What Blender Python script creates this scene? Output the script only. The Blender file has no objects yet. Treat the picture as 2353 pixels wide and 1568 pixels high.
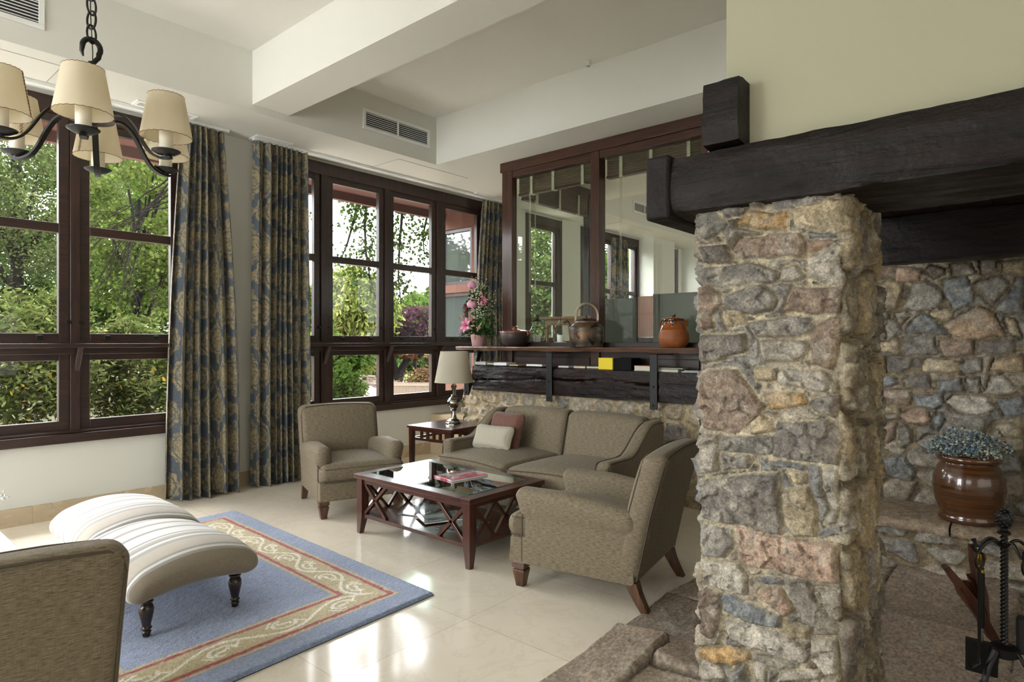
import bpy, math, random
import numpy as np
from mathutils import Vector, Matrix

# ---------------------------------------------------------------- camera, sky, light, exposure
SC = bpy.context.scene
COL = SC.collection
CAMH = 1.35
YAW = math.radians(40.75)
cam_data = bpy.data.cameras.new('camera')
cam_data.sensor_width = 36.0
cam_data.lens = 36.0 * 1440.0 / 2353.0
cam_data.shift_y = 2.0 / 2353.0
cam_data.clip_start = 0.05
cam_data.clip_end = 400
cam = bpy.data.objects.new('camera', cam_data)
COL.objects.link(cam)
cam.location = (0, 0, CAMH)
cam.rotation_euler = (math.radians(90), 0, YAW - math.radians(90))
SC.camera = cam
SC.view_settings.view_transform = 'Standard'
SC.view_settings.look = 'None'
SC.view_settings.gamma = 1
SC.view_settings.use_curve_mapping = False
SC.view_settings.exposure = 1.28
SC.cycles.max_bounces = 10
SC.cycles.diffuse_bounces = 6
SC.cycles.glossy_bounces = 4
SC.cycles.transparent_max_bounces = 24
SC.cycles.sample_clamp_indirect = 6.0

SKY = 9.0
W = bpy.data.worlds.new('overcast_sky')
SC.world = W
W.use_nodes = True
_n = W.node_tree.nodes; _l = W.node_tree.links
_n.clear()
_o = _n.new('ShaderNodeOutputWorld'); _b = _n.new('ShaderNodeBackground')
_tc = _n.new('ShaderNodeTexCoord'); _sx = _n.new('ShaderNodeSeparateXYZ'); _mr = _n.new('ShaderNodeValToRGB')
_l.new(_tc.outputs['Generated'], _sx.inputs[0]); _l.new(_sx.outputs[2], _mr.inputs[0])
_mr.color_ramp.elements[0].position = 0.0; _mr.color_ramp.elements[0].color = (0.80, 0.84, 0.86, 1)
_mr.color_ramp.elements[1].position = 0.8; _mr.color_ramp.elements[1].color = (1.0, 1.0, 1.0, 1)
_l.new(_mr.outputs[0], _b.inputs[0]); _b.inputs[1].default_value = SKY
_l.new(_b.outputs[0], _o.inputs[0])

def lamp(name, kind, loc, rot, energy, color=(1, 1, 1), size=None, portal=False):
    d = bpy.data.lights.new(name, kind); d.energy = energy; d.color = color
    o = bpy.data.objects.new(name, d); COL.objects.link(o)
    o.location = loc; o.rotation_euler = rot
    if kind == 'AREA':
        d.shape = 'RECTANGLE'; d.size, d.size_y = size
        d.cycles.is_portal = portal
    return o
R90 = math.radians(90)
sun = lamp('sun', 'SUN', (0, 0, 20), (math.radians(38), 0, math.radians(-160)), 1.5, (1, 0.96, 0.88))
sun.data.angle = math.radians(25)
# daylight entering through the windows seen in the photograph (portals only guide the sky light)
lamp('portal_window_1', 'AREA', (1.1, 5.9, 2.0), (-R90, 0, 0), 1, size=(2.4, 2.7), portal=True)
lamp('portal_window_2', 'AREA', (4.5, 5.9, 2.0), (-R90, 0, 0), 1, size=(3.2, 2.7), portal=True)
# area lights added to brighten the interior, standing in for unseen windows
lamp('fill_light_left', 'AREA', (-3.4, 1.0, 1.6), (0, math.radians(-68), 0), 56, (1.0, 0.99, 0.96), size=(2.5, 4.5))
lamp('fill_light_rear', 'AREA', (0.3, -3.9, 1.9), (R90, 0, 0), 22, (1.0, 0.97, 0.90), size=(6.0, 2.4))  # added rear fill; the wall behind it has no window
lamp('fill_light_next_room', 'AREA', (9.0, -3.5, 2.2), (R90, 0, 0), 40, (1.0, 1.0, 0.97), size=(5.0, 2.0))  # added fill for the room beyond the partition, no window modelled there

# ---------------------------------------------------------------- materials
MATS = {}
class NT:
    def __init__(s, name):
        s.m = bpy.data.materials.new(name); s.m.use_nodes = True
        s.t = s.m.node_tree; s.t.nodes.clear()
        s.out = s.t.nodes.new('ShaderNodeOutputMaterial')
        MATS[name] = s.m
    def n(s, kind, **kw):
        x = s.t.nodes.new('ShaderNode' + kind)
        for k, v in kw.items():
            if k.startswith('i_'):
                x.inputs[k[2:].replace('_', ' ')].default_value = v
            else: setattr(x, k, v)
        return x
    def l(s, a, b): s.t.links.new(a, b)
    def coord(s, kind='Object', scale=(1, 1, 1), rot=(0, 0, 0)):
        tc = s.n('TexCoord'); mp = s.n('Mapping')
        mp.inputs['Scale'].default_value = scale; mp.inputs['Rotation'].default_value = rot
        s.l(tc.outputs[kind], mp.inputs[0]); return mp.outputs[0]
    def noise(s, vec, scale, detail=4, rough=0.55, dist=0.0):
        x = s.n('TexNoise'); x.inputs['Scale'].default_value = scale
        x.inputs['Detail'].default_value = detail; x.inputs['Roughness'].default_value = rough
        x.inputs['Distortion'].default_value = dist
        s.l(vec, x.inputs['Vector']); return x.outputs['Fac']
    def ramp(s, fac, stops, interp='LINEAR'):
        r = s.n('ValToRGB'); cr = r.color_ramp; cr.interpolation = interp
        while len(cr.elements) < len(stops): cr.elements.new(0.5)
        for e, (p, c) in zip(cr.elements, stops):
            e.position = p; e.color = (*c, 1) if len(c) == 3 else c
        s.l(fac, r.inputs[0]); return r.outputs[0]
    def mix(s, fac, a, b, blend='MIX'):
        x = s.n('Mix', data_type='RGBA', blend_type=blend)
        for sock, v in ((x.inputs[0], fac), (x.inputs[6], a), (x.inputs[7], b)):
            if isinstance(v, (int, float)): sock.default_value = v
            elif isinstance(v, tuple): sock.default_value = (*v, 1) if len(v) == 3 else v
            else: s.l(v, sock)
        return x.outputs[2]
    def math(s, op, a, b=None):
        x = s.n('Math', operation=op)
        for sock, v in ((x.inputs[0], a), (x.inputs[1], b)):
            if v is None: continue
            if isinstance(v, (int, float)): sock.default_value = v
            else: s.l(v, sock)
        return x.outputs[0]
    def bump(s, h, strength=0.3, dist=0.01, nrm=None):
        b = s.n('Bump'); b.inputs['Strength'].default_value = strength; b.inputs['Distance'].default_value = dist
        s.l(h, b.inputs['Height'])
        if nrm is not None: s.l(nrm, b.inputs['Normal'])
        return b.outputs[0]
    def bsdf(s, color, rough=0.6, metal=0.0, normal=None, spec=0.5, coat=0.0, coat_rough=0.1, sheen=0.0, trans=0.0, sub=0.0):
        b = s.n('BsdfPrincipled')
        def st(k, v):
            if isinstance(v, (int, float)): b.inputs[k].default_value = v
            elif isinstance(v, tuple): b.inputs[k].default_value = (*v, 1) if len(v) == 3 else v
            else: s.l(v, b.inputs[k])
        st('Base Color', color); st('Roughness', rough); st('Metallic', metal); st('Specular IOR Level', spec)
        st('Coat Weight', coat); st('Coat Roughness', coat_rough); st('Sheen Weight', sheen); st('Transmission Weight', trans)
        if normal is not None: s.l(normal, b.inputs['Normal'])
        s.l(b.outputs[0], s.out.inputs[0]); s.b = b
        return b.outputs[0]

def simple(name, col, rough=0.6, metal=0.0, **kw):
    t = NT(name); t.bsdf(col, rough, metal, **kw); return t.m

def plaster(name, col):
    t = NT(name); v = t.coord('Object')
    c = t.mix(t.noise(v, 1.3, 3), tuple(x * 0.96 for x in col), tuple(min(1, x * 1.03) for x in col))
    t.bsdf(c, 0.85, normal=t.bump(t.noise(v, 160, 3), 0.08, 0.002), spec=0.25); return t.m

def wood(name, dark, light, axis='Z', scale=1.0, rough=0.35, coat=0.0, bump=0.1, coat_rough=0.12):
    t = NT(name)
    s = {'X': (1.2, 14, 14), 'Y': (14, 1.2, 14), 'Z': (14, 14, 1.2)}[axis]
    v = t.coord('Object', tuple(x * scale for x in s))
    n1 = t.noise(v, 2.2, 6, 0.62, 0.6); n2 = t.noise(v, 11, 3)
    c = t.mix(t.ramp(n1, [(0.32, (0, 0, 0)), (0.68, (1, 1, 1))]), dark, light)
    c = t.mix(t.ramp(n2, [(0.35, (0.75, 0.75, 0.75)), (0.6, (1, 1, 1))]), (0.0, 0.0, 0.0), c, 'MIX') if False else t.mix(1.0, c, t.ramp(n2, [(0.3, (0.72, 0.72, 0.72)), (0.62, (1, 1, 1))]), 'MULTIPLY')
    t.bsdf(c, rough, normal=t.bump(n2, bump, 0.004), coat=coat, coat_rough=coat_rough); return t.m

M_WALL = plaster('plaster_white', (0.635, 0.63, 0.575))
M_CEIL = plaster('ceiling_paint', (0.66, 0.65, 0.595))
M_HOOD = plaster('chimney_paint', (0.40, 0.39, 0.285))
for ax in 'XYZ':
    wood('frame_wood_' + ax, (0.013, 0.0055, 0.0038), (0.046, 0.018, 0.011), ax, 1.0, 0.42, 0.15)
    wood('warm_wood_' + ax, (0.03, 0.010, 0.005), (0.085, 0.031, 0.015), ax, 1.0, 0.35, 0.2)
    wood('table_wood_' + ax, (0.028, 0.007, 0.004), (0.095, 0.026, 0.012), ax, 1.3, 0.28, 0.45, 0.05)
    wood('pine_' + ax, (0.12, 0.06, 0.025), (0.26, 0.14, 0.06), ax, 1.0, 0.4, 0.1)
wood('leg_wood', (0.03, 0.012, 0.006), (0.16, 0.065, 0.028), 'Z', 1.5, 0.4, 0.15)
wood('turned_wood', (0.010, 0.004, 0.003), (0.035, 0.013, 0.008), 'Z', 1.5, 0.22, 0.5)
wood('shelf_wood', (0.045, 0.018, 0.008), (0.15, 0.068, 0.03), 'Y', 0.9, 0.4, 0.1, 0.3)

def rustic(name, dark, light, axis, gloss=0.35):
    t = NT(name)
    s = {'X': (1, 9, 9), 'Y': (9, 1, 9), 'Z': (9, 9, 1)}[axis]
    v = t.coord('Object', s); v2 = t.coord('Object')
    n1 = t.noise(v, 2.0, 8, 0.65, 0.4); n2 = t.noise(v2, 45, 4); n3 = t.noise(v2, 6, 3)
    c = t.mix(t.ramp(n1, [(0.35, (0, 0, 0)), (0.7, (1, 1, 1))]), dark, light)
    h = t.math('ADD', t.math('MULTIPLY', n1, 1.0), t.math('MULTIPLY', n2, 0.5))
    t.bsdf(c, t.ramp(n3, [(0.3, (gloss,) * 3), (0.7, (gloss + 0.25,) * 3)]), normal=t.bump(h, 0.7, 0.012), spec=0.28)
    return t.m
rustic('tarred_beam', (0.0022, 0.0014, 0.0012), (0.014, 0.006, 0.0042), 'Y', 0.36)
rustic('glossy_beam', (0.003, 0.0017, 0.0014), (0.022, 0.0095, 0.0065), 'Y', 0.20)
rustic('tarred_beam_x', (0.0035, 0.0025, 0.0025), (0.013, 0.007, 0.006), 'X', 0.40)
rustic('brown_lintel', (0.006, 0.002, 0.0015), (0.03, 0.009, 0.006), 'Y', 0.5)

# marble floor
def marble(name, base, vein, tile=None, rough=0.095):
    t = NT(name); v = t.coord('Object')
    n1 = t.noise(v, 1.6, 8, 0.6, 1.2); n2 = t.noise(v, 2.4, 10, 0.7, 1.6)
    c = t.mix(n1, tuple(x * 0.88 for x in base), tuple(min(1, x * 1.06) for x in base))
    vv = t.ramp(n2, [(0.475, (0, 0, 0)), (0.5, (1, 1, 1)), (0.525, (0, 0, 0))])
    c = t.mix(t.math('MULTIPLY', vv, 0.13), c, vein)
    if tile:
        br = t.n('TexBrick', offset=0.0, squash=1.0)
        br.inputs['Scale'].default_value = 1.0
        br.inputs['Brick Width'].default_value = tile[0]; br.inputs['Row Height'].default_value = tile[1]
        br.inputs['Mortar Size'].default_value = 0.0016; br.inputs['Mortar Smooth'].default_value = 0.4
        br.inputs['Color1'].default_value = (0.93, 0.93, 0.93, 1); br.inputs['Color2'].default_value = (1.0, 1.0, 1.0, 1)
        br.inputs['Mortar'].default_value = (0.62, 0.54, 0.44, 1)
        t.l(v, br.inputs['Vector'])
        c = t.mix(1.0, c, br.outputs['Color'], 'MULTIPLY')
    t.bsdf(c, t.ramp(n1, [(0.3, (rough,) * 3), (0.8, (rough + 0.05,) * 3)]), spec=0.8, normal=t.bump(t.noise(v, 3, 2), 0.02, 0.01)); return t.m
M_FLOOR = marble('marble_floor', (0.86, 0.79, 0.67), (0.40, 0.28, 0.17), (0.72, 0.72))
M_SKIRT = marble('marble_skirting', (0.50, 0.40, 0.26), (0.28, 0.17, 0.08), (0.6, 5), 0.25)

# upholstery
def fabric(name, dark, light, sheen=0.3, k=1.0):
    t = NT(name)
    vx = t.coord('UV', (22 * k, 230 * k, 1)); vy = t.coord('UV', (420, 420, 1)); v3 = t.coord('UV', (200 * k, 18 * k, 1))
    a = t.noise(vx, 1.6, 5, 0.7); b = t.noise(vy, 1.0, 2); d = t.noise(v3, 1.5, 4, 0.6)
    c = t.mix(t.ramp(a, [(0.36, (0, 0, 0)), (0.66, (1, 1, 1))]), dark, light)
    c = t.mix(t.math('MULTIPLY', t.ramp(d, [(0.45, (0, 0, 0)), (0.75, (1, 1, 1))]), 0.35), c, tuple(x * 0.6 for x in dark))
    h = t.math('ADD', a, t.math('MULTIPLY', b, 0.7))
    t.bsdf(c, 0.75, normal=t.bump(h, 0.35, 0.002), sheen=sheen, spec=0.25)
    t.b.inputs['Sheen Roughness'].default_value = 0.4
    return t.m
M_FAB = fabric('slub_fabric', (0.098, 0.078, 0.051), (0.30, 0.248, 0.172), 0.08)
M_PIPE = simple('piping_fabric', (0.085, 0.068, 0.045), 0.8)
M_PIL1 = fabric('cream_cushion_fabric', (0.38, 0.36, 0.28), (0.50, 0.47, 0.38))
M_PIL2 = fabric('rust_cushion_fabric', (0.10, 0.045, 0.032), (0.24, 0.12, 0.09))
M_SCREEN = fabric('grey_green_fabric', (0.060, 0.063, 0.048), (0.115, 0.12, 0.09), 0.1, 1.5)
M_PINK = simple('terracotta_paint', (0.11, 0.045, 0.029), 0.85)
M_PINKSTRIPE = simple('pink_fabric', (0.42, 0.20, 0.14), 0.85)

def attr_mat(name, rough=0.8, nscale=300, nb=0.3, sheen=0.0, metal=0.0, var=0.15, dist=0.003):
    t = NT(name); a = t.n('Attribute', attribute_name='Col'); v = t.coord('Object')
    n = t.noise(v, nscale, 3)
    c = t.mix(1.0, a.outputs['Color'], t.ramp(n, [(0.25, (1 - var,) * 3), (0.75, (1 + var,) * 3)]), 'MULTIPLY')
    t.bsdf(c, rough, metal, normal=t.bump(n, nb, dist), sheen=sheen, spec=0.3); return t.m
M_RUG = attr_mat('wool_rug', 0.95, 130, 1.0, 0.4, var=0.35, dist=0.006)
M_CURT = attr_mat('damask_curtain', 0.7, 240, 0.4, 0.2, var=0.35)

def stonemat(name, rough=0.85):
    t = NT(name); a = t.n('Attribute', attribute_name='Col'); v = t.coord('Object')
    n1 = t.noise(v, 24, 10, 0.75, 0.0); n2 = t.noise(v, 130, 8, 0.75); n3 = t.noise(v, 5, 3)
    c = t.mix(1.0, a.outputs['Color'], t.ramp(n1, [(0.34, (0.50, 0.50, 0.52)), (0.50, (1.0, 0.99, 0.97)), (0.66, (1.6, 1.58, 1.52))]), 'MULTIPLY')
    c = t.mix(1.0, c, t.ramp(n2, [(0.35, (0.60,) * 3), (0.65, (1.35,) * 3)]), 'MULTIPLY')
    c = t.mix(t.math('MULTIPLY', t.ramp(n3, [(0.5, (0, 0, 0)), (0.8, (1, 1, 1))]), 0.35), c, (0.22, 0.14, 0.07))
    h = t.math('ADD', n1, t.math('MULTIPLY', n2, 0.45))
    t.bsdf(c, rough, normal=t.bump(h, 1.0, 0.007), spec=0.3); return t.m
M_STONE = stonemat('rubble_stone')
def slabmat():
    t = NT('hearth_slabs'); a = t.n('Attribute', attribute_name='Col'); v = t.coord('Object', (1, 1.35, 1), (0, 0, 0.6)); v2 = t.coord('Object')
    n1 = t.noise(v, 48, 9, 0.78, 0.0); n2 = t.noise(v2, 160, 6, .7)
    c = t.mix(1.0, a.outputs['Color'], t.ramp(n1, [(0.34, (0.40,) * 3), (0.5, (0.95, 0.93, 0.9)), (0.66, (1.7, 1.62, 1.5))]), 'MULTIPLY')
    t.bsdf(c, 0.6, normal=t.bump(t.math('ADD', n1, t.math('MULTIPLY', n2, 0.3)), 1.0, 0.008), spec=0.4); return t.m
M_SLAB = slabmat()

# glass, metals, ceramics
def pane(name, tint=(1, 1, 1), refl=1.0):
    t = NT(name); tr = t.n('BsdfTransparent'); tr.inputs[0].default_value = (*tint, 1)
    gl = t.n('BsdfGlossy'); gl.inputs['Roughness'].default_value = 0.0; gl.inputs[0].default_value = (1, 1, 1, 1)
    fr = t.n('Fresnel'); fr.inputs[0].default_value = 1.5
    ge = t.n('NewGeometry'); fac = t.math('MULTIPLY', t.math('MULTIPLY', fr.outputs[0], refl), t.math('SUBTRACT', 1.0, ge.outputs['Backfacing']))
    mx = t.n('MixShader'); t.l(fac, mx.inputs[0]); t.l(tr.outputs[0], mx.inputs[1]); t.l(gl.outputs[0], mx.inputs[2])
    t.l(mx.outputs[0], t.out.inputs[0]); return t.m
M_GLASS = pane('window_glass', refl=1.0); M_GLASSG = pane('partition_glass', (0.955, 0.985, 0.965), 0.9)
M_TGLASS = pane('table_glass', (0.72, 0.86, 0.80), 2.2)
M_GEDGE = simple('glass_edge', (0.02, 0.22, 0.16), 0.05, trans=0.5)
M_MIRRORPANE = simple('dark_reflecting_pane', (0.05, 0.06, 0.06), 0.03, spec=1.0, coat=1.0, coat_rough=0.02)
M_IRON = simple('wrought_iron', (0.008, 0.007, 0.006), 0.4, 0.3)
M_IRON2 = simple('blackened_strap', (0.005, 0.005, 0.0045), 0.5, 0.1)
M_PEWTER = simple('pewter', (0.40, 0.39, 0.34), 0.16, 1.0)
M_BRASS = simple('brass', (0.40, 0.25, 0.05), 0.22, 1.0)
M_WHITE = simple('white_enamel', (0.72, 0.73, 0.70), 0.5)
M_WHITEP = simple('white_lacquer', (0.85, 0.85, 0.84), 0.3)
M_GRILLE = simple('grille_dark', (0.015, 0.016, 0.018), 0.7)
M_LINE = simple('shadow_gap', (0.22, 0.21, 0.18), 0.9)
M_CANDLE = simple('wax', (0.80, 0.76, 0.64), 0.5)
M_PARCH = None
def parchment():
    t = NT('parchment'); v = t.coord('Object'); n = t.noise(v, 9, 4)
    c = t.mix(n, (0.82, 0.75, 0.60), (0.90, 0.85, 0.72))
    d = t.n('BsdfDiffuse'); tl = t.n('BsdfTranslucent'); mx = t.n('MixShader'); mx.inputs[0].default_value = 0.5
    t.l(c, d.inputs[0]); t.l(c, tl.inputs[0]); t.l(d.outputs[0], mx.inputs[1]); t.l(tl.outputs[0], mx.inputs[2])
    t.l(mx.outputs[0], t.out.inputs[0]); return t.m
M_PARCH = parchment()
M_STITCH = simple('leather_stitching', (0.17, 0.08, 0.035), 0.8)
def lampshade():
    t = NT('linen_shade'); d = t.n('BsdfDiffuse'); tl = t.n('BsdfTranslucent'); mx = t.n('MixShader'); mx.inputs[0].default_value = 0.35
    d.inputs[0].default_value = (0.66, 0.61, 0.50, 1); tl.inputs[0].default_value = (0.66, 0.61, 0.50, 1)
    t.l(d.outputs[0], mx.inputs[1]); t.l(tl.outputs[0], mx.inputs[2]); t.l(mx.outputs[0], t.out.inputs[0]); return t.m
M_LSHADE = lampshade()
def glazed(name, a, b, rough, coat, zs=30, sx=6, metal=0.0):
    t = NT(name); v = t.coord('Object', (sx, sx, zs)); n = t.noise(v, 1.0, 5, 0.6)
    t.bsdf(t.mix(t.ramp(n, [(0.35, (0, 0, 0)), (0.65, (1, 1, 1))]), a, b), rough, metal, normal=t.bump(n, 0.12, 0.004), coat=coat, coat_rough=0.06); return t.m
glazed('casserole_clay', (0.018, 0.011, 0.009), (0.045, 0.028, 0.022), 0.5, 0.05, 90, 2)
glazed('casserole_glaze', (0.12, 0.02, 0.008), (0.22, 0.05, 0.02), 0.2, 0.8)
glazed('terracotta_jar', (0.24, 0.065, 0.014), (0.34, 0.11, 0.03), 0.55, 0.05, 12, 5)
glazed('jar_glaze', (0.22, 0.045, 0.005), (0.30, 0.075, 0.01), 0.12, 1.0, 12, 5)
glazed('black_glaze', (0.012, 0.005, 0.004), (0.03, 0.01, 0.007), 0.12, 1.0)
def kettle_mat():
    t = NT('old_copper'); v = t.coord('Object', (5, 5, 16)); v2 = t.coord('Object', (7, 7, 9)); n = t.noise(v, 1.0, 6, 0.65); n2 = t.noise(v2, 1.3, 5, 0.6, .6)
    c = t.ramp(n, [(0.35, (.035, .028, .020)), (0.5, (.10, .075, .048)), (0.62, (.19, .085, .035))])
    c = t.mix(t.ramp(n2, [(.52, (0, 0, 0)), (.57, (1, 1, 1))]), c, (.010, .007, .006))
    t.bsdf(c, 0.40, 0.35, normal=t.bump(n, 0.15, 0.004)); return t.m
kettle_mat()
M_HANDLE = simple('aged_brass', (0.17, 0.13, 0.085), 0.35, 0.7)
glazed('brown_jar', (0.04, 0.012, 0.004), (0.11, 0.042, 0.012), 0.25, 0.9, 60, 1.5)
glazed('pink_pot', (0.42, 0.22, 0.28), (0.55, 0.36, 0.25), 0.5, 0.1, 5, 1)
glazed('bellows_leather', (0.045, 0.014, 0.007), (0.11, 0.035, 0.015), 0.4, 0.2, 8, 8)

def leafmat(name, a, b, tr=0.35, scale=0.9):
    if name != 'bouquet_leaf' and name != 'filler_green': a = tuple(c * .29 for c in a); b = tuple(c * .34 for c in b)
    t = NT(name); v = t.coord('Object'); at = t.n('Attribute', attribute_name='Col')
    n = t.noise(v, scale, 3)
    c = t.mix(t.ramp(n, [(0.35, (0, 0, 0)), (0.65, (1, 1, 1))]), a, b)
    c = t.mix(1.0, c, at.outputs['Color'], 'MULTIPLY')
    d = t.n('BsdfDiffuse'); tl = t.n('BsdfTranslucent'); mx = t.n('MixShader'); mx.inputs[0].default_value = tr
    t.l(c, d.inputs[0]); t.l(c, tl.inputs[0]); t.l(d.outputs[0], mx.inputs[1]); t.l(tl.outputs[0], mx.inputs[2])
    t.l(mx.outputs[0], t.out.inputs[0]); return t.m

# ---------------------------------------------------------------- geometry helpers
class MB:
    def __init__(s): s.v = []; s.f = []; s.uv = None
    def add(s, vs, fs):
        b = len(s.v); s.v.extend([tuple(v) for v in vs]); s.f.extend([tuple(i + b for i in f) for f in fs]); return s
    def box(s, x0, x1, y0, y1, z0, z1, M=None):
        vs = [(x, y, z) for x in (x0, x1) for y in (y0, y1) for z in (z0, z1)]
        if M is not None: vs = [M @ Vector(v) for v in vs]
        return s.add(vs, [(0, 1, 3, 2), (4, 6, 7, 5), (0, 4, 5, 1), (2, 3, 7, 6), (0, 2, 6, 4), (1, 5, 7, 3)])
    def bar(s, p0, p1, w, h, up=(0, 0, 1), w2=None, h2=None):
        p0 = Vector(p0); p1 = Vector(p1); d = (p1 - p0).normalized(); u = Vector(up)
        sd = d.cross(u)
        if sd.length < 1e-5: sd = d.cross(Vector((0, 1, 0)))
        sd.normalize(); u = sd.cross(d).normalized()
        vs = []
        for p, ww, hh in ((p0, w, h), (p1, w2 or w, h2 or h)):
            for a, b in ((-1, -1), (1, -1), (1, 1), (-1, 1)): vs.append(p + sd * ww / 2 * a + u * hh / 2 * b)
        return s.add(vs, [(3, 2, 1, 0), (4, 5, 6, 7), (0, 1, 5, 4), (1, 2, 6, 5), (2, 3, 7, 6), (3, 0, 4, 7)])
    def tube(s, pts, r, n=8, closed=False, flat=None):
        pts = [Vector(p) for p in pts]; N = len(pts); rs = r if hasattr(r, '__len__') else [r] * N
        vs = []; prev = None
        for i, p in enumerate(pts):
            if closed: t = pts[(i + 1) % N] - pts[i - 1]
            else: t = pts[min(i + 1, N - 1)] - pts[max(i - 1, 0)]
            t.normalize()
            if prev is None:
                a = Vector((0, 0, 1)) if abs(t.z) < 0.9 else Vector((1, 0, 0))
                x = t.cross(a).normalized()
            else:
                x = prev - t * prev.dot(t)
                x = x.normalized() if x.length > 1e-6 else t.orthogonal().normalized()
            prev = x; y = t.cross(x)
            for k in range(n):
                a = 2 * math.pi * k / n
                fx, fy = (1, 1) if flat is None else flat
                vs.append(p + (x * math.cos(a) * fx + y * math.sin(a) * fy) * rs[i])
        fs = []
        for i in range(N if closed else N - 1):
            for k in range(n):
                j = (i + 1) % N
                fs.append((i * n + k, i * n + (k + 1) % n, j * n + (k + 1) % n, j * n + k))
        if not closed: fs += [tuple(range(n - 1, -1, -1)), tuple(range((N - 1) * n, N * n))]
        return s.add(vs, fs)
    def lathe(s, prof, c=(0, 0, 0), n=32, M=None):
        vs = []; fs = []
        for r, z in prof:
            for k in range(n):
                a = 2 * math.pi * k / n; vs.append(Vector((r * math.cos(a), r * math.sin(a), z)))
        for i in range(len(prof) - 1):
            for k in range(n):
                fs.append((i * n + k, i * n + (k + 1) % n, (i + 1) * n + (k + 1) % n, (i + 1) * n + k))
        if prof[0][0] > 1e-4: fs.append(tuple(range(n - 1, -1, -1)))
        if prof[-1][0] > 1e-4: fs.append(tuple(range((len(prof) - 1) * n, len(prof) * n)))
        c = Vector(c)
        vs = [(M @ v if M is not None else v) + c for v in vs]
        return s.add(vs, fs)
    def sphere(s, c, r, n=12, m=8):
        if not hasattr(r, '__len__'): r = (r, r, r)
        prof = [(max(1e-5, math.sin(math.pi * i / m)), -math.cos(math.pi * i / m)) for i in range(m + 1)]
        return s.lathe(prof, c, n, Matrix.Diagonal(Vector(r)))
    def prism(s, poly, ax, a0, a1):
        n = len(poly)
        def P(p, a):
            if ax == 'X': return (a, p[0], p[1])
            if ax == 'Y': return (p[0], a, p[1])
            return (p[0], p[1], a)
        vs = [P(p, a0) for p in poly] + [P(p, a1) for p in poly]
        fs = [tuple(range(n - 1, -1, -1)), tuple(range(n, 2 * n))] + [(i, (i + 1) % n, n + (i + 1) % n, n + i) for i in range(n)]
        return s.add(vs, fs)
    def rbox(s, x0, x1, y0, y1, z0, z1, r, fn=None, m=8, k=4):
        c = ((x0 + x1) / 2, (y0 + y1) / 2, (z0 + z1) / 2); h = (abs(x1 - x0) / 2, abs(y1 - y0) / 2, abs(z1 - z0) / 2)
        r = min(r, min(h) * 0.98)
        def axis(hh):
            a = [-hh + r * (1 - math.tan(math.radians(45 * (1 - i / k)))) for i in range(k + 1)]
            mid = [-hh + r + (2 * hh - 2 * r) * i / m for i in range(1, m)] if hh > r else []
            b = [-q for q in reversed(a)]
            return a + mid + b if hh > r * 1.001 else a + b[1:]
        A = [axis(q) for q in h]; idx = {}; vs = []; fs = []
        def V(i, j, l):
            key = (i, j, l)
            if key in idx: return idx[key]
            p = [A[0][i], A[1][j], A[2][l]]; q = [max(-(h[t] - r), min(h[t] - r, p[t])) for t in range(3)]
            d = [p[t] - q[t] for t in range(3)]; L = math.sqrt(sum(t * t for t in d))
            if L > 1e-9: p = [q[t] + d[t] * r / L for t in range(3)]
            p = [p[t] + c[t] for t in range(3)]
            if fn: p = fn(*p)
            idx[key] = len(vs); vs.append(tuple(p)); return idx[key]
        n = [len(a) - 1 for a in A]
        for i in range(n[0]):
            for j in range(n[1]):
                fs.append((V(i, j, 0), V(i, j + 1, 0), V(i + 1, j + 1, 0), V(i + 1, j, 0)))
                fs.append((V(i, j, n[2]), V(i + 1, j, n[2]), V(i + 1, j + 1, n[2]), V(i, j + 1, n[2])))
        for i in range(n[0]):
            for l in range(n[2]):
                fs.append((V(i, 0, l), V(i + 1, 0, l), V(i + 1, 0, l + 1), V(i, 0, l + 1)))
                fs.append((V(i, n[1], l), V(i, n[1], l + 1), V(i + 1, n[1], l + 1), V(i + 1, n[1], l)))
        for j in range(n[1]):
            for l in range(n[2]):
                fs.append((V(0, j, l), V(0, j, l + 1), V(0, j + 1, l + 1), V(0, j + 1, l)))
                fs.append((V(n[0], j, l), V(n[0], j + 1, l), V(n[0], j + 1, l + 1), V(n[0], j, l + 1)))
        return s.add(vs, fs)
    def build(s, name, mat, parent=None, smooth=35, bevel=0, boxuv=False, label=None):
        me = bpy.data.meshes.new(name); me.from_pydata(s.v, [], s.f); me.update()
        if isinstance(mat, str): mat = MATS[mat]
        me.materials.append(mat)
        if smooth:
            me.polygons.foreach_set('use_smooth', [True] * len(me.polygons))
            if smooth < 180: me.set_sharp_from_angle(angle=math.radians(smooth))
        if boxuv: box_uv(me)
        o = bpy.data.objects.new(name, me); COL.objects.link(o)
        if parent is not None: o.parent = parent
        if bevel:
            b = o.modifiers.new('bevel', 'BEVEL'); b.width = bevel; b.segments = 2; b.limit_method = 'ANGLE'; b.angle_limit = math.radians(40)
        if label: o['label'] = label
        return o

def box_uv(me):
    uv = me.uv_layers.new(name='UVMap'); n = len(me.loops)
    co = np.empty(len(me.vertices) * 3); me.vertices.foreach_get('co', co); co = co.reshape(-1, 3)
    li = np.empty(n, dtype=np.int32); me.loops.foreach_get('vertex_index', li)
    nr = np.empty(len(me.polygons) * 3); me.polygons.foreach_get('normal', nr); nr = np.abs(nr.reshape(-1, 3))
    ls = np.empty(len(me.polygons), dtype=np.int32); me.polygons.foreach_get('loop_total', ls)
    pi = np.repeat(np.arange(len(me.polygons)), ls); d = np.argmax(nr, axis=1)[pi]; p = co[li]
    out = np.empty((n, 2))
    m = d == 0; out[m] = p[m][:, [1, 2]]
    m = d == 1; out[m] = p[m][:, [0, 2]]
    m = d == 2; out[m] = p[m][:, [0, 1]]
    uv.data.foreach_set('uv', out.astype(np.float32).ravel())

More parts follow.
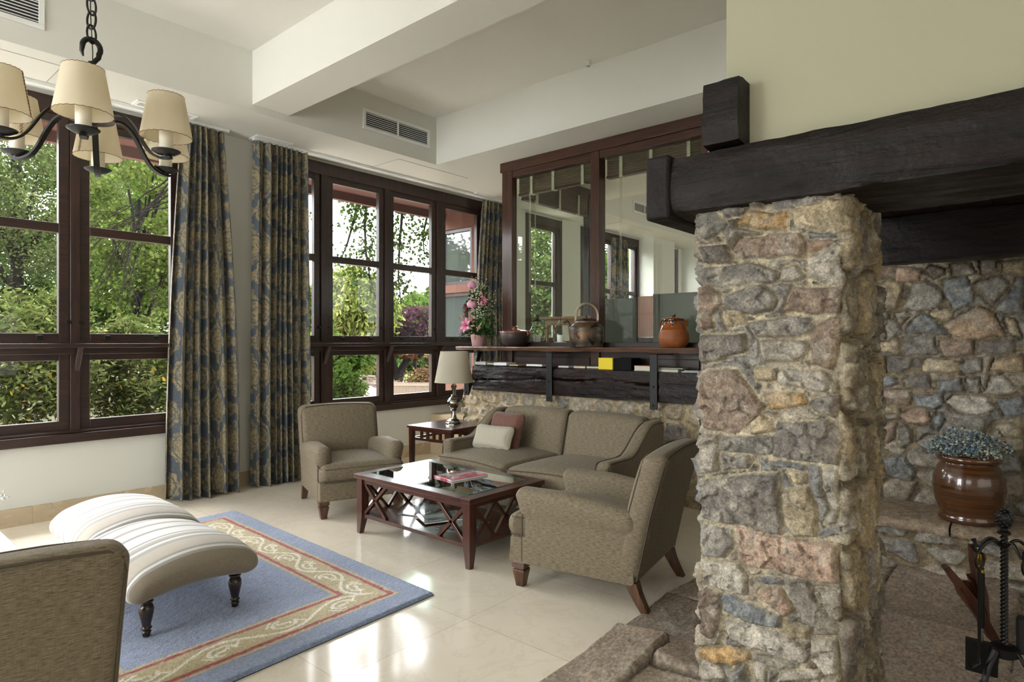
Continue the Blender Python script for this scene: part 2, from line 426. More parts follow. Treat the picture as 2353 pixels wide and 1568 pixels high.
def tag(o, label=None, cat=None, group=None, kind=None):
    if label: o['label'] = label
    if cat: o['category'] = cat
    if group: o['group'] = group
    if kind: o['kind'] = kind
    return o
def thing(name, label, cat, loc=(0, 0, 0), rz=0.0, group=None):
    o = bpy.data.objects.new(name, None); COL.objects.link(o); o.empty_display_size = 0.1
    o.location = loc; o.rotation_euler = (0, 0, rz); return tag(o, label, cat, group)
def struct(o): o['kind'] = 'structure'; return o
def structroot(name):
    o = bpy.data.objects.new(name, None); COL.objects.link(o); o['kind'] = 'structure'; return o
def dup(root, loc, rz, label, group=None):
    r = root.copy(); COL.objects.link(r); r.location = loc; r.rotation_euler = (0, 0, rz); r['label'] = label
    if group: r['group'] = group
    for ch in list(root.children):
        c = ch.copy(); COL.objects.link(c); c.parent = r
        for g in ch.children:
            q = g.copy(); COL.objects.link(q); q.parent = c
    return r

def ray(u, v):
    t = (u - 1176.5) / 1440.0; s = (786.0 - v) / 1440.0
    F = (math.cos(YAW), math.sin(YAW)); R = (math.sin(YAW), -math.cos(YAW))
    return (F[0] + t * R[0], F[1] + t * R[1], s)
def at(u, v, d):
    q = ray(u, v); return Vector((q[0] * d, q[1] * d, CAMH + q[2] * d))
def onX(x, u, v): q = ray(u, v); k = x / q[0]; return (q[1] * k, CAMH + q[2] * k)
def onZ(z, u, v): q = ray(u, v); k = (z - CAMH) / q[2]; return (q[0] * k, q[1] * k)

_tabs = {}
def vnoise(x, y, seed=0):
    if seed not in _tabs: _tabs[seed] = np.random.RandomState(seed).rand(256, 256)
    T = _tabs[seed]; xi = np.floor(x).astype(int); yi = np.floor(y).astype(int); fx = x - xi; fy = y - yi
    fx = fx * fx * (3 - 2 * fx); fy = fy * fy * (3 - 2 * fy)
    a = T[xi & 255, yi & 255]; b = T[(xi + 1) & 255, yi & 255]; c = T[xi & 255, (yi + 1) & 255]; d = T[(xi + 1) & 255, (yi + 1) & 255]
    return (a * (1 - fx) + b * fx) * (1 - fy) + (c * (1 - fx) + d * fx) * fy
def fbm(x, y, seed=0, octv=4, gain=0.5):
    t = 0; a = 1; s = 0
    for i in range(octv):
        t = t + a * vnoise(x * 2 ** i, y * 2 ** i, seed + i); s += a; a *= gain
    return t / s
def grid_obj(name, P, C, mat, parent=None, closed_u=False, smooth=True):
    """P: (nu,nv,3) points, C: (nu,nv,3) colours or None"""
    nu, nv = P.shape[:2]
    i, j = np.meshgrid(np.arange(nu if closed_u else nu - 1), np.arange(nv - 1), indexing='ij')
    i2 = (i + 1) % nu
    q = np.stack([i * nv + j, i2 * nv + j, i2 * nv + j + 1, i * nv + j + 1], -1).reshape(-1, 4)
    return fast_mesh(name, P.reshape(-1, 3), q, None if C is None else C.reshape(-1, 3), mat, parent, smooth)
def fast_mesh(name, V, Q, C, mat, parent=None, smooth=True):
    me = bpy.data.meshes.new(name); k = Q.shape[1]
    me.vertices.add(len(V)); me.vertices.foreach_set('co', V.astype(np.float32).ravel())
    me.loops.add(Q.size); me.loops.foreach_set('vertex_index', Q.astype(np.int32).ravel())
    me.polygons.add(len(Q)); me.polygons.foreach_set('loop_start', np.arange(0, Q.size, k, dtype=np.int32))
    me.update(calc_edges=True)
    me.polygons.foreach_set('use_smooth', np.full(len(Q), smooth, dtype=bool))
    if C is not None:
        a = me.color_attributes.new('Col', 'FLOAT_COLOR', 'POINT')
        a.data.foreach_set('color', np.concatenate([C, np.ones((len(C), 1))], 1).astype(np.float32).ravel())
    me.materials.append(MATS[mat] if isinstance(mat, str) else mat)
    o = bpy.data.objects.new(name, me); COL.objects.link(o)
    if parent is not None: o.parent = parent
    return o
# ---------------------------------------------------------------- room shell
YW = 5.75
def structbox(name, boxes, mat, bevel=0, **kw):
    m = MB()
    for b in boxes: m.box(*b)
    return struct(m.build(name, mat, smooth=0, bevel=bevel, **kw))
structbox('floor', [(-3.5, 5.15, -4.1, 5.95, -0.12, 0.0)], M_FLOOR)
structbox('floor_raised', [(5.15, 12.2, -4.1, 5.95, -0.12, 0.47)], M_SKIRT)
structbox('ceiling', [(-3.5, 12.3, -4.1, 5.95, 3.75, 3.9)], M_CEIL)
structbox('ceiling_soffit', [(-3.5, 12.3, 5.0, 5.95, 3.25, 3.75), (4.56, 7.2, -4.1, 5.0, 3.25, 3.75)], M_WALL)
structbox('ceiling_beam', [(2.52, 2.85, -4.1, 5.0, 3.31, 3.75), (-1.4, -1.0, -4.1, 5.0, 3.31, 3.75)], M_CEIL)
OPEN = [(-1.08, 2.33), (2.90, 6.12), (6.97, 7.86), (8.36, 10.24), (11.07, 11.84)]
bx = []
x = -3.5
for a, b in OPEN:
    bx.append((x, a, YW, YW + 0.2, 0.0, 3.25)); bx.append((a, b, YW, YW + 0.2, 0.0, 0.60)); bx.append((a, b, YW + .02, YW + 0.2, 3.22, 3.3)); x = b
bx.append((x, 12.3, YW, YW + 0.2, 0.0, 3.25))
structbox('wall_front', bx, M_WALL)
structbox('wall_front_column', [(10.24, 11.07, 5.45, 5.75, 0.47, 3.25)], M_WALL)
structbox('wall_right_end', [(12.0, 12.2, -4.1, 5.75, 0.4, 3.75)], M_WALL)
# left wall has an opening added to admit sky light; rear wall is solid
structbox('wall_left', [(-3.6, -3.45, -4.1, 2.9, 0, 3.75), (-3.6, -3.45, 4.9, 5.95, 0, 3.75), (-3.6, -3.45, 2.9, 4.9, 0, 0.6), (-3.6, -3.45, 2.9, 4.9, 3.2, 3.75)], M_WALL)
structbox('wall_rear', [(-3.6, 12.3, -4.15, -4.0, 0, 3.75)], M_WALL)
structbox('wall_right', [(4.95, 5.12, -4.0, 2.14, 1.9, 3.25)], M_WALL)
# chimney breast above the inglenook
structbox('wall_chimney_breast', [(2.6, 4.78, -4.0, 0.885, 2.10, 3.75), (2.2, 2.6, -4.0, 0.885, 2.0, 3.75)], M_HOOD, bevel=0.006)
# skirting
structbox('baseboard_front', [(-3.4, 5.15, YW - 0.02, YW, 0, 0.13)], M_SKIRT)
structbox('baseboard_step', [(5.13, 5.15, 4.86, 5.73, 0, 0.13)], M_SKIRT)

def window(name, panes, x0, x1, ledge=True, brackets=(), yf=0.0, ztop=3.22, split=True, handles=True, seen=True):
    root = structroot(name); y = YW + yf
    m = MB()
    m.box(x0, x0 + 0.07, y - .005, y + .13, .62, ztop).box(x1 - 0.07, x1, y - .005, y + .13, .62, ztop)
    m.box(x0, x1, y - .004, y + .13, 3.09, ztop); m.box(x0, x1, y - .002, y + .13, .60, .675); m.box(x0, x1, y - .003, y + .13, 1.265, 1.36)
    for (a, b), (c, d) in zip(panes[:-1], panes[1:]):
        if c - b < 0.4: m.box(b + .07, c - .07, y - .005, y + .13, .66, 3.1)
    m.build('window_frame', 'frame_wood_Z', root, bevel=0.004)
    for a, b in panes:
        for (z0, z1, pa) in ((1.355, 3.095, ((1.415, 2.19), (2.26, 3.03))), (.67, 1.27, ((.74, 1.205),))):
            s = MB()
            s.box(a - .07, a, y + .015, y + .07, z0, z1).box(b, b + .07, y + .015, y + .07, z0, z1)
            zs = [z0] + [q for p in pa for q in p] + [z1]
            for k in range(0, len(zs), 2): s.box(a, b, y + .0155, y + .07, zs[k], zs[k + 1])
            so = s.build('window_sash', 'frame_wood_X', root, bevel=0.004)
            for (q0, q1) in pa:
                g = MB(); g.box(a - .01, b + .01, y + .040, y + .044, q0 - .01, q1 + .01); g.build('glass_pane', M_GLASS, so, smooth=0)
        if handles:
            for hx in ((a + .12, b - .12) if b - a > .5 else ((a + b) / 2,)):
                h = MB(); h.box(hx - .022, hx + .022, y + .003, y + .016, 1.368, 1.402); h.box(hx - .012, hx + .012, y - .006, y + .006, 1.395, 1.401)
                h.build('window_catch', M_IRON, root, bevel=0.002)
            for hx in (a - .062, b + .062):
                h = MB(); h.box(hx - .02, hx + .02, y - .006, y + .016, 1.49, 1.515); h.build('hinge', M_IRON, root, bevel=0.002)
    if ledge:
        l = MB(); l.box(x0 - .02, x1 + .02, y - .13, y + .01, 1.305, 1.337); l.box(x0, x1, y - .03, y + .01, 1.255, 1.305)
        l.build('window_ledge', 'frame_wood_X', root, bevel=0.004)
        for bxp in brackets:
            p = MB(); p.prism([(y - .11, 1.305), (y - .075, 1.305), (y - .005, 1.17), (y - .005, 1.12)], 'X', bxp - .018, bxp + .018)
            p.build('ledge_bracket', 'frame_wood_Z', root, bevel=0.003)
    s = MB(); s.box(x0 - .03, x1 + .03, y - .055, y + .01, .575, .645); s.box(x0 - .03, x1 + .03, y - .03, y + .01, .645, .665)
    s.build('window_sill', 'frame_wood_X', root, bevel=0.006)
    return root
window('window_1', [(-.85, -.25), (-.04, .56), (.77, 1.37), (1.576, 2.176)], -1.05, 2.33, brackets=(.66, 1.484))
window('window_2', [(2.98, 3.566), (3.788, 4.388), (4.598, 5.182), (5.415, 5.98)], 2.90, 6.12, brackets=(3.677, 4.493, 5.30))
window('window_3', [(7.12, 7.70)], 6.97, 7.86, ledge=False)
window('window_4', [(8.5, 9.30), (9.53, 10.12)], 8.36, 10.24, ledge=False)
window('window_5', [(11.2, 11.72)], 11.07, 11.84, ledge=False)
# unseen window added in the left wall (plain frame round the opening)
fr = MB()
for yy in (2.9, 3.87, 4.83): fr.box(-3.56, -3.46, yy, yy + .07, .6, 3.2)
fr.box(-3.56, -3.46, 2.9, 4.9, .6, .67).box(-3.56, -3.46, 2.9, 4.9, 3.13, 3.2).box(-3.56, -3.46, 2.9, 4.9, 2.0, 2.06)
struct(fr.build('window_6', 'frame_wood_Z', smooth=0))

structbox('ground_bounce', [(-4, 8, 5.96, 8.3, -.6, -.02)], simple('bounce_pale', (.55, .50, .43), .8))  # unseen pale slab added to bounce sky light up through the windows
# exterior of the house: eaves and terracotta wing
m = MB(); m.box(-1.5, 6.9, 5.97, 6.62, 3.20, 3.27)
struct(m.build('trim_eaves_board', simple('eaves_red', (0.08, 0.02, 0.014), 0.7), smooth=0))
m = MB(); m.box(-1.5, 6.9, 6.62, 6.70, 3.10, 3.30)
struct(m.build('trim_eaves_fascia', simple('eaves_brown', (0.10, 0.042, 0.03), 0.7), smooth=0))
wx = 6.22
structbox('wall_wing', [(wx, wx + .25, 5.97, 6.10, -.5, 3.2), (wx, wx + .25, 6.10, 6.80, 2.96, 3.2), (wx, wx + .25, 6.10, 6.80, -.5, .98), (wx, wx + .25, 6.74, 6.80, -.5, 3.2), (wx, wx + .25, 6.10, 6.80, 2.05, 2.16)], M_PINK)
r = structroot('window_8')
m = MB()
for z0, z1 in ((2.16, 2.96), (.98, 2.05)):
    m.box(wx + .03, wx + .09, 6.10, 6.16, z0, z1).box(wx + .03, wx + .09, 6.69, 6.74, z0, z1).box(wx + .03, wx + .09, 6.16, 6.69, z1 - .05, z1).box(wx + .03, wx + .09, 6.16, 6.69, z0, z0 + .05)
m.build('window_frame', 'frame_wood_Z', r, smooth=0)
m = MB(); m.box(wx + .06, wx + .065, 6.16, 6.69, 2.2, 2.92).box(wx + .06, wx + .065, 6.16, 6.69, 1.02, 2.0); m.build('glass_pane', M_MIRRORPANE, r, smooth=0)

# glazed partition, seen as window_9
XP = 5.0
r = structroot('window_9')
m = MB()
m.box(XP - .01, XP + .07, 4.30, 4.44, .47, 3.21); m.box(XP + .07, XP + .10, 4.33, 4.41, .47, 3.21)
m.box(XP - .01, XP + .10, 3.22, 3.318, .85, 3.15); m.box(XP - .01, XP + .10, 2.13, 2.218, .85, 3.15)
m.build('post', 'warm_wood_Z', r, bevel=0.004)
m = MB(); m.box(XP - .02, XP + .12, 2.13, 4.46, 3.15, 3.25); m.box(XP, XP + .09, 2.15, 4.33, 3.08, 3.15)
m.build('top_rail', 'warm_wood_Y', r, bevel=0.004)
m = MB(); m.box(XP - .01, XP + .10, 2.15, 4.42, 1.28, 1.345); m.build('bottom_rail', 'frame_wood_Y', r, bevel=0.004)
m = MB(); m.box(XP + .02, XP + .06, 2.15, 4.40, .9, 1.28)
for a, b in ((3.34, 4.28), (2.24, 3.2)): m.box(XP + .005, XP + .03, a, b, 1.04, 1.2)
m.build('lower_panel', 'frame_wood_Y', r, bevel=0.004)
for a, b in ((3.318, 4.33), (2.218, 3.22)):
    m = MB(); m.box(XP + .04, XP + .045, a, b, 1.33, 3.12); m.build('glass_pane', M_GLASSG, r, smooth=0)
# side return of the partition, running away from the camera
r = structroot('window_10')
YS = 4.40
m = MB(); m.box(XP + .1, 6.62, YS - .04, YS + .04, 3.15, 3.25).box(6.52, 6.62, YS - .04, YS + .04, .47, 3.2).box(XP + .1, 6.52, YS - .04, YS + .04, 1.28, 1.36).box(XP + .1, 6.52, YS - .02, YS + .02, .47, 1.28)
m.build('frame', 'frame_wood_X', r, bevel=0.004)
m = MB(); m.box(XP + .1, 6.52, YS - .002, YS + .002, 1.36, 3.15); m.build('glass_pane', M_GLASSG, r, smooth=0)
# counter behind the glass
structbox('trim_counter', [(XP + .10, 6.3, 2.15, 4.34, .47, 1.335)], M_WALL)

# ---------------------------------------------------------------- masonry
PAL = [(0.24, 0.225, 0.20), (0.30, 0.27, 0.23), (0.20, 0.20, 0.20), (0.36, 0.32, 0.26), (0.27, 0.23, 0.185), (0.33, 0.30, 0.26), (0.22, 0.21, 0.20), (0.40, 0.36, 0.29)]
def poly_sd(px, py, poly):
    """inside distance (positive inside) of points to a polygon"""
    d = np.full(px.shape, 1e9); ins = np.zeros(px.shape, bool); n = len(poly)
    for i in range(n):
        x0, y0 = poly[i]; x1, y1 = poly[(i + 1) % n]
        ex, ey = x1 - x0, y1 - y0; L = ex * ex + ey * ey + 1e-12
        t = np.clip(((px - x0) * ex + (py - y0) * ey) / L, 0, 1)
        d = np.minimum(d, (px - x0 - t * ex) ** 2 + (py - y0 - t * ey) ** 2)
        c = ((y0 > py) != (y1 > py)) & (px < (x1 - x0) * (py - y0) / (y1 - y0 + 1e-12) + x0)
        ins ^= c
    d = np.sqrt(d); return np.where(ins, d, -d)
def stones(S, Z, polys, seed, H=0.03, cell=(0.2, 0.13), mortar=(0.40, 0.34, 0.235), mortar_gap=0.012, fill=True, pal=PAL, rugged=1.0, warp=1.0):
    rs = np.random.RandomState(seed); shp = S.shape
    wx_ = (fbm(S * 14, Z * 14, seed + 11, 3) - .5) * .022 * warp; wz_ = (fbm(S * 14 + 50, Z * 14, seed + 15, 3) - .5) * .022 * warp
    s = (S + wx_).ravel(); z = (Z + wz_).ravel()
    best = np.full(s.shape, -1e3); ids = np.full(s.shape, -1); cen = []; cols = []
    for poly, col in polys:
        xs = [p[0] for p in poly]; ys = [p[1] for p in poly]
        m = (s > min(xs) - .02) & (s < max(xs) + .02) & (z > min(ys) - .02) & (z < max(ys) + .02)
        k = len(cen); cen.append((sum(xs) / len(xs), sum(ys) / len(ys))); cols.append(col if col else pal[rs.randint(len(pal))])
        if not m.any(): continue
        d = poly_sd(s[m], z[m], poly); w = np.where(m)[0]; g = d > best[w]; best[w[g]] = d[g]; ids[w[g]] = k
    if fill:
        a0, a1, b0, b1 = S.min(), S.max(), Z.min(), Z.max(); pts = []
        row = 0; zz = b0 - cell[1]
        while zz < b1 + cell[1]:
            hh = cell[1] * rs.uniform(.7, 1.3); ss = a0 - cell[0] * rs.rand()
            while ss < a1 + cell[0]:
                ww = cell[0] * rs.uniform(.5, 1.5); pts.append((ss + ww / 2, zz + hh / 2 + rs.uniform(-.25, .25) * hh, rs.uniform(.75, 1.25))); ss += ww
            zz += hh
        P = np.array(pts)
        if len(cen):   # drop fill seeds lying in or close to traced stones
            keep = []
            for p in P:
                q = max(float(poly_sd(np.array([p[0]]), np.array([p[1]]), pl)[0]) for pl, _ in polys)
                keep.append(q < -cell[1] * .35)
            P = P[np.array(keep)] if any(keep) else P[:0]
        if len(P) > 1:
            an = cell[0] / cell[1]
            for c0 in range(0, len(s), 20000):
                ss = s[c0:c0 + 20000, None]; zz = z[c0:c0 + 20000, None]
                D = np.sqrt(((ss - P[None, :, 0]) / an) ** 2 + (zz - P[None, :, 1]) ** 2) * P[None, :, 2]
                o = np.argpartition(D, 1, axis=1)[:, :2]; da = np.take_along_axis(D, o, 1)
                sw = da[:, 0] > da[:, 1]; i0 = np.where(sw, o[:, 1], o[:, 0]); d0 = da.min(1); d1 = da.max(1)
                dd = (d1 - d0) / 2 * 1.15 - mortar_gap
                if len(polys): dd = np.minimum(dd, -best[c0:c0 + 20000] - .010)
                b = best[c0:c0 + 20000]; g = dd > np.maximum(b, 0) - 1e-9
                g &= dd > 0
                best[c0:c0 + 20000][g] = dd[g]; ids[c0:c0 + 20000][g] = i0[g] + len(cen)
            for p in P: cen.append((p[0], p[1])); cols.append(pal[rs.randint(len(pal))])
    inside = best > 0
    cen = np.array(cen); cols = np.array(cols); n = len(cen)
    idc = np.clip(ids, 0, n - 1); tilt = rs.uniform(-.12, .12, (n, 2)); hh = rs.uniform(.55, 1.15, n)
    ds = s - cen[idc, 0]; dz = z - cen[idc, 1]
    prof = np.clip(best / .010, 0, 1) ** .38
    rug = (np.abs(fbm(s * 22, z * 22, seed + 31, 4) - .5) * 2); rug2 = fbm(s * 9 + idc * 7.3, z * 13 + idc * 3.1, seed + 41, 4)
    facet = np.floor(rug2 * 5) / 5 * .6 + rug2 * .4
    # chiselled facets: small tilted planes
    def facets(cs, amp, til, sd):
        gs, gz = np.floor(s / cs).astype(int), np.floor(z / cs).astype(int); T1 = np.random.RandomState(sd).rand(64, 64, 5)
        bd = np.full(s.shape, 1e9); out = np.zeros(s.shape)
        for di in (-1, 0, 1):
            for dj in (-1, 0, 1):
                q = T1[(gs + di) & 63, (gz + dj) & 63]; cx = (gs + di + q[:, 0]) * cs; cz = (gz + dj + q[:, 1]) * cs
                dd_ = (s - cx) ** 2 + (z - cz) ** 2; m_ = dd_ < bd
                val = (q[:, 2] - .5) * amp + (s - cx) * (q[:, 3] - .5) * til + (z - cz) * (q[:, 4] - .5) * til
                bd = np.where(m_, dd_, bd); out = np.where(m_, val, out)
        return out
    fc_ = facets(.055, .010, .55, seed + 91) + facets(.022, .0035, .5, seed + 92)
    h = np.where(inside, H * hh[idc] * prof + fc_ * rugged * prof + (ds * tilt[idc, 0] + dz * tilt[idc, 1]) * prof + (facet - .5) * .012 * rugged * prof - rug * .005 * rugged * prof,
                 -.006 * rugged + (fbm(s * 60, z * 60, seed + 5, 3) - .5) * .009 + np.clip(best, -.03, 0) * .25)
    tone = rs.uniform(.95, 1.4, n)[idc]; v = fbm(s * 12 + 9, z * 12, seed + 61, 4)
    c = cols[idc] * tone[:, None] * (0.75 + 0.5 * v[:, None])
    white = np.clip((fbm(s * 18, z * 18 + 4, seed + 71, 4) - .56) * 6, 0, 1)[:, None] * .5
    c = c * (1 - white) + np.array([.52, .49, .42]) * white
    mc = np.array(mortar)[None] * (0.8 + 0.4 * fbm(s * 30, z * 30, seed + 81, 3))[:, None]
    c = np.where(inside[:, None], c, mc)
    return h.reshape(shp), c.reshape(shp + (3,))

# pillar stones traced on the photograph: (scale, x-offset, y-offset, polygons)
XF = 2.17
OC = (0.46, 0.31, 0.155); TN = (0.44, 0.37, 0.26); GR = (0.25, 0.235, 0.215); DK = (0.19, 0.175, 0.16); LG = (0.42, 0.39, 0.34); BL = (0.22, 0.235, 0.25); BR = (0.27, 0.21, 0.17); RS = (0.38, 0.28, 0.22)
Z2 = [([(140,130),(250,105),(345,180),(290,230),(200,285),(150,250)],GR),([(295,80),(470,70),(460,110),(320,150)],GR),([(410,190),(470,100),(740,85),(720,220),(560,215)],OC),
([(780,85),(1000,15),(1100,20),(1100,190),(960,205),(775,190)],TN),([(385,330),(420,270),(805,245),(850,300),(840,400),(400,405)],BR),([(855,235),(1060,232),(1065,262),(870,272)],BL),
([(855,290),(1010,275),(1000,310),(870,360)],RS),([(870,390),(1010,310),(1080,320),(1085,570),(1000,585),(870,520)],LG),([(150,330),(320,305),(375,400),(360,430),(180,430)],DK),
([(160,460),(500,440),(680,490),(660,560),(300,590),(170,570)],GR),([(700,460),(790,450),(845,520),(780,555),(700,550)],LG),([(150,600),(200,575),(290,640),(300,700),(240,780),(250,870),(180,880),(150,760)],BR),
([(300,650),(480,590),(560,580),(650,660),(620,740),(520,775),(330,730)],GR),([(690,760),(770,600),(1080,590),(1090,750),(880,765)],BR),([(310,770),(450,740),(460,830),(330,860)],TN),
([(480,830),(560,810),(870,790),(885,880),(860,915),(520,930)],GR),([(890,840),(1000,790),(1090,775),(1095,900),(1060,1000),(1010,1140),(890,1120),(890,960)],BR),([(140,920),(440,905),(450,1020),(330,1060),(160,1100)],DK),
([(555,950),(700,940),(850,960),(880,1010),(780,1080),(600,1100),(560,1040)],LG),([(150,1200),(180,1145),(380,1150),(450,1230),(585,1390),(450,1500),(400,1560),(170,1530),(150,1350)],BR),
([(505,1130),(640,1140),(650,1220),(520,1215)],TN),([(655,1180),(700,1140),(970,1160),(1055,1250),(1050,1290),(660,1255)],LG),([(560,1290),(830,1310),(850,1380),(640,1410)],OC),
([(870,1340),(1000,1300),(1080,1310),(1090,1390),(1040,1460),(880,1400)],GR),([(480,1480),(540,1440),(620,1490),(640,1560),(490,1568)],TN)]
Z3 = [([(620,10),(640,-70),(950,-90),(1050,-20),(1030,185),(720,165),(610,140)],DK),([(275,10),(610,20),(600,130),(540,140),(270,100)],GR),([(140,0),(260,0),(260,220),(150,245)],LG),
([(280,130),(450,140),(450,215),(290,225)],GR),([(145,280),(250,265),(650,250),(660,640),(500,610),(300,570),(150,540)],DK),([(700,250),(820,245),(825,315),(740,315)],TN),
([(680,370),(830,335),(880,480),(895,655),(740,650),(680,560)],TN),([(935,210),(1030,215),(1035,400),(1020,580),(940,580),(980,480),(940,330)],LG),([(590,170),(820,200),(800,230),(640,210)],BL),
([(145,570),(350,620),(340,720),(280,790),(170,780)],GR),([(375,600),(1030,710),(1050,940),(900,950),(780,900),(390,820)],RS),([(160,810),(380,830),(440,900),(445,1015),(330,1010),(170,960)],LG),
([(505,910),(660,920),(680,965),(560,955)],BL),([(140,1000),(180,975),(270,1020),(280,1200),(230,1300),(150,1270)],BR),([(275,1040),(330,1020),(480,1080),(660,1160),(640,1230),(450,1190),(300,1130)],BL),
([(520,1010),(570,980),(660,980),(755,1120),(690,1160),(600,1100)],RS),([(880,1000),(1050,1000),(1050,1190),(1030,1200),(900,1080)],LG),([(670,1190),(850,1230),(850,1305),(690,1290)],TN),
([(320,1200),(400,1190),(700,1280),(850,1400),(820,1460),(600,1400),(340,1300)],LG),([(860,1290),(1010,1310),(1040,1520),(960,1540),(860,1440)],LG),([(150,1360),(440,1370),(460,1430),(360,1485),(150,1420)],OC),
([(160,1440),(250,1450),(330,1568),(150,1568)],LG),([(470,1400),(690,1470),(660,1500),(500,1440)],LG),([(490,1440),(570,1480),(560,1568),(500,1540)],LG),([(620,1568),(700,1510),(920,1520),(900,1568)],LG)]
YL, YR, XB = 0.970, 0.497, 2.66
def trace(lst, k, ox, oy, xplane, conv):
    out = []
    for poly, col in lst:
        q = []
        for a, b in poly:
            yy, zz = onX(xplane, ox + a / k, oy + b / k); q.append(conv(yy, zz))
        out.append((q, col))
    return out
LS = 0.25   # length of the left flank before the front face begins (perimeter coordinate)
polys = trace(Z2, 2.851, 1550, 450, XF - .02, lambda y, z: (LS + YL - y, z)) + trace(Z3, 2.76, 1550, 1000, XF - .02, lambda y, z: (LS + YL - y, z))
def pillar():
    per = [(XF + LS, YL), (XF, YL), (XF, YR), (XB, YR), (XB, YR + .02)]
    step = 0.0042
    seg = [LS, YL - YR, XB - XF, .02]; tot = sum(seg); ns = int(tot / step)
    sv = np.linspace(0, tot, ns); zv = np.arange(0.0, 1.824, 0.0045)
    cum = np.concatenate([[0], np.cumsum(seg)])
    bx_ = np.interp(sv, cum, [p[0] for p in per]); by_ = np.interp(sv, cum, [p[1] for p in per])
    nx = np.select([sv < LS, sv < cum[2], sv < cum[3]], [0., -1., 0.], 1.); ny = np.select([sv < LS, sv < cum[2], sv < cum[3]], [1., 0., -1.], 0.)
    k = 13; ker = np.hanning(k + 2)[1:-1]; ker /= ker.sum()
    pad = lambda a: np.convolve(np.pad(a, k // 2, mode='edge'), ker, 'valid')
    nx, ny = pad(nx), pad(ny); bx_, by_ = pad(bx_), pad(by_)
    L = np.sqrt(nx ** 2 + ny ** 2); nx /= L; ny /= L
    S, Z = np.meshgrid(sv, zv, indexing='ij')
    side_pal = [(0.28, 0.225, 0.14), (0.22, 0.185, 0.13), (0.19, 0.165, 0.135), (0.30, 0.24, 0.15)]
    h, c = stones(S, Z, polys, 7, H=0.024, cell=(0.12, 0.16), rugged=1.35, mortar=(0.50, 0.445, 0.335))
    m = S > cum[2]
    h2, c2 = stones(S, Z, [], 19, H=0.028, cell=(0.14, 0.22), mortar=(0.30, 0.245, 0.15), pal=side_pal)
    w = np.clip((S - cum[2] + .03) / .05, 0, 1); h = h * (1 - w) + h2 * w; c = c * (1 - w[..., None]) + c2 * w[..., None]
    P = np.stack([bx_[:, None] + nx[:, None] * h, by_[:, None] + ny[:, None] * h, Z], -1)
    o = grid_obj('stone_pillar', P, c, M_STONE)
    tag(o, 'square rubble stone pillar carrying the dark beam at the corner of the fireplace', 'pillar')
pillar()

# back wall of rubble stone: low behind the sofa, full height inside the fireplace recess
B4 = [[(65,165),(185,165),(185,240),(65,250)],[(190,160),(365,185),(345,265),(190,270)],[(385,200),(440,160),(530,175),(520,215),(460,245)],[(580,140),(720,140),(750,215),(580,225)],[(790,120),(890,120),(890,200),(790,215)],[(940,130),(1105,110),(1105,210),(960,205)],
[(65,320),(130,255),(230,290),(220,390),(185,470),(45,430)],[(240,455),(300,360),(300,290),(400,265),(480,310),(525,370),(500,440),(350,490)],[(235,335),(290,325),(295,370),(240,380)],[(515,260),(690,230),(710,290),(745,430),(610,480),(540,380)],[(750,300),(860,230),(930,230),(1000,295),(880,455),(820,400),(810,350)],[(900,490),(1020,330),(1060,240),(1105,230),(1105,500)],
[(80,490),(135,485),(130,540),(85,560)],[(105,590),(160,545),(235,630),(125,695)],[(175,510),(250,490),(290,520),(210,590)],[(240,640),(360,500),(430,520),(545,655)],[(420,500),(540,470),(600,490),(580,540),(510,555),(450,530)],[(520,590),(780,455),(890,500),(975,660),(780,685),(600,685)],[(975,530),(1040,545),(1090,680),(1000,640)],
[(65,715),(205,690),(210,790),(65,770)],[(230,675),(460,670),(470,795),(240,805)],[(495,690),(740,690),(745,800),(520,815)],[(775,705),(1030,690),(1040,795),(780,795)],
[(115,820),(295,820),(295,890),(200,935),(120,930)],[(310,825),(370,825),(360,890),(315,900)],[(370,920),(400,830),(615,850),(620,930)],[(650,890),(680,840),(800,840),(810,920),(660,935)],[(860,920),(890,830),(1105,810),(1105,925)],
[(50,960),(170,960),(200,1000),(90,1035)],[(230,950),(420,950),(435,1040),(260,1040)],[(475,990),(650,975),(655,1060),(500,1080)],[(690,970),(790,970),(780,1080),(690,1080)],[(810,1080),(880,960),(950,955),(1055,1040),(1040,1090)],
[(95,1055),(290,1055),(300,1110),(280,1160),(100,1155)],[(315,1100),(515,1095),(520,1150),(450,1195),(330,1180)],[(540,1140),(600,1100),(830,1100),(890,1180),(860,1225),(640,1210)],[(910,1130),(1105,1110),(1105,1245),(960,1250)],
[(60,1170),(215,1175),(210,1220),(60,1220)],[(210,1240),(290,1195),(400,1200),(430,1270),(390,1310),(270,1290)],[(440,1280),(480,1220),(520,1230),(530,1290),(480,1350)],[(75,1300),(175,1285),(170,1400),(110,1445),(80,1400)],[(190,1310),(240,1285),(300,1340),(300,1440),(230,1475)],[(330,1440),(430,1375),(490,1390),(490,1490),(420,1490)],[(910,1310),(1010,1265),(1105,1370),(1105,1400),(960,1390)],
[(90,1545),(250,1545),(320,1640),(300,1720),(110,1670)]]
XW = 4.80
cc = [BR, RS, GR, GR, GR, TN, TN, GR, DK, BL, GR, BL, DK, GR, LG, BL, TN, (0.40, .30, .21), TN, TN, GR, BR, DK, GR, DK, TN, GR, (0.42, .33, .22), BL, DK, BL, GR, LG, BR, BL, LG, BL, TN, RS, BL, BR, GR, GR, TN, BL]
bp = trace([(p, c) for p, c in zip(B4, cc)], 3.136, 2000, 560, XW - .02, lambda y, z: (y, z))
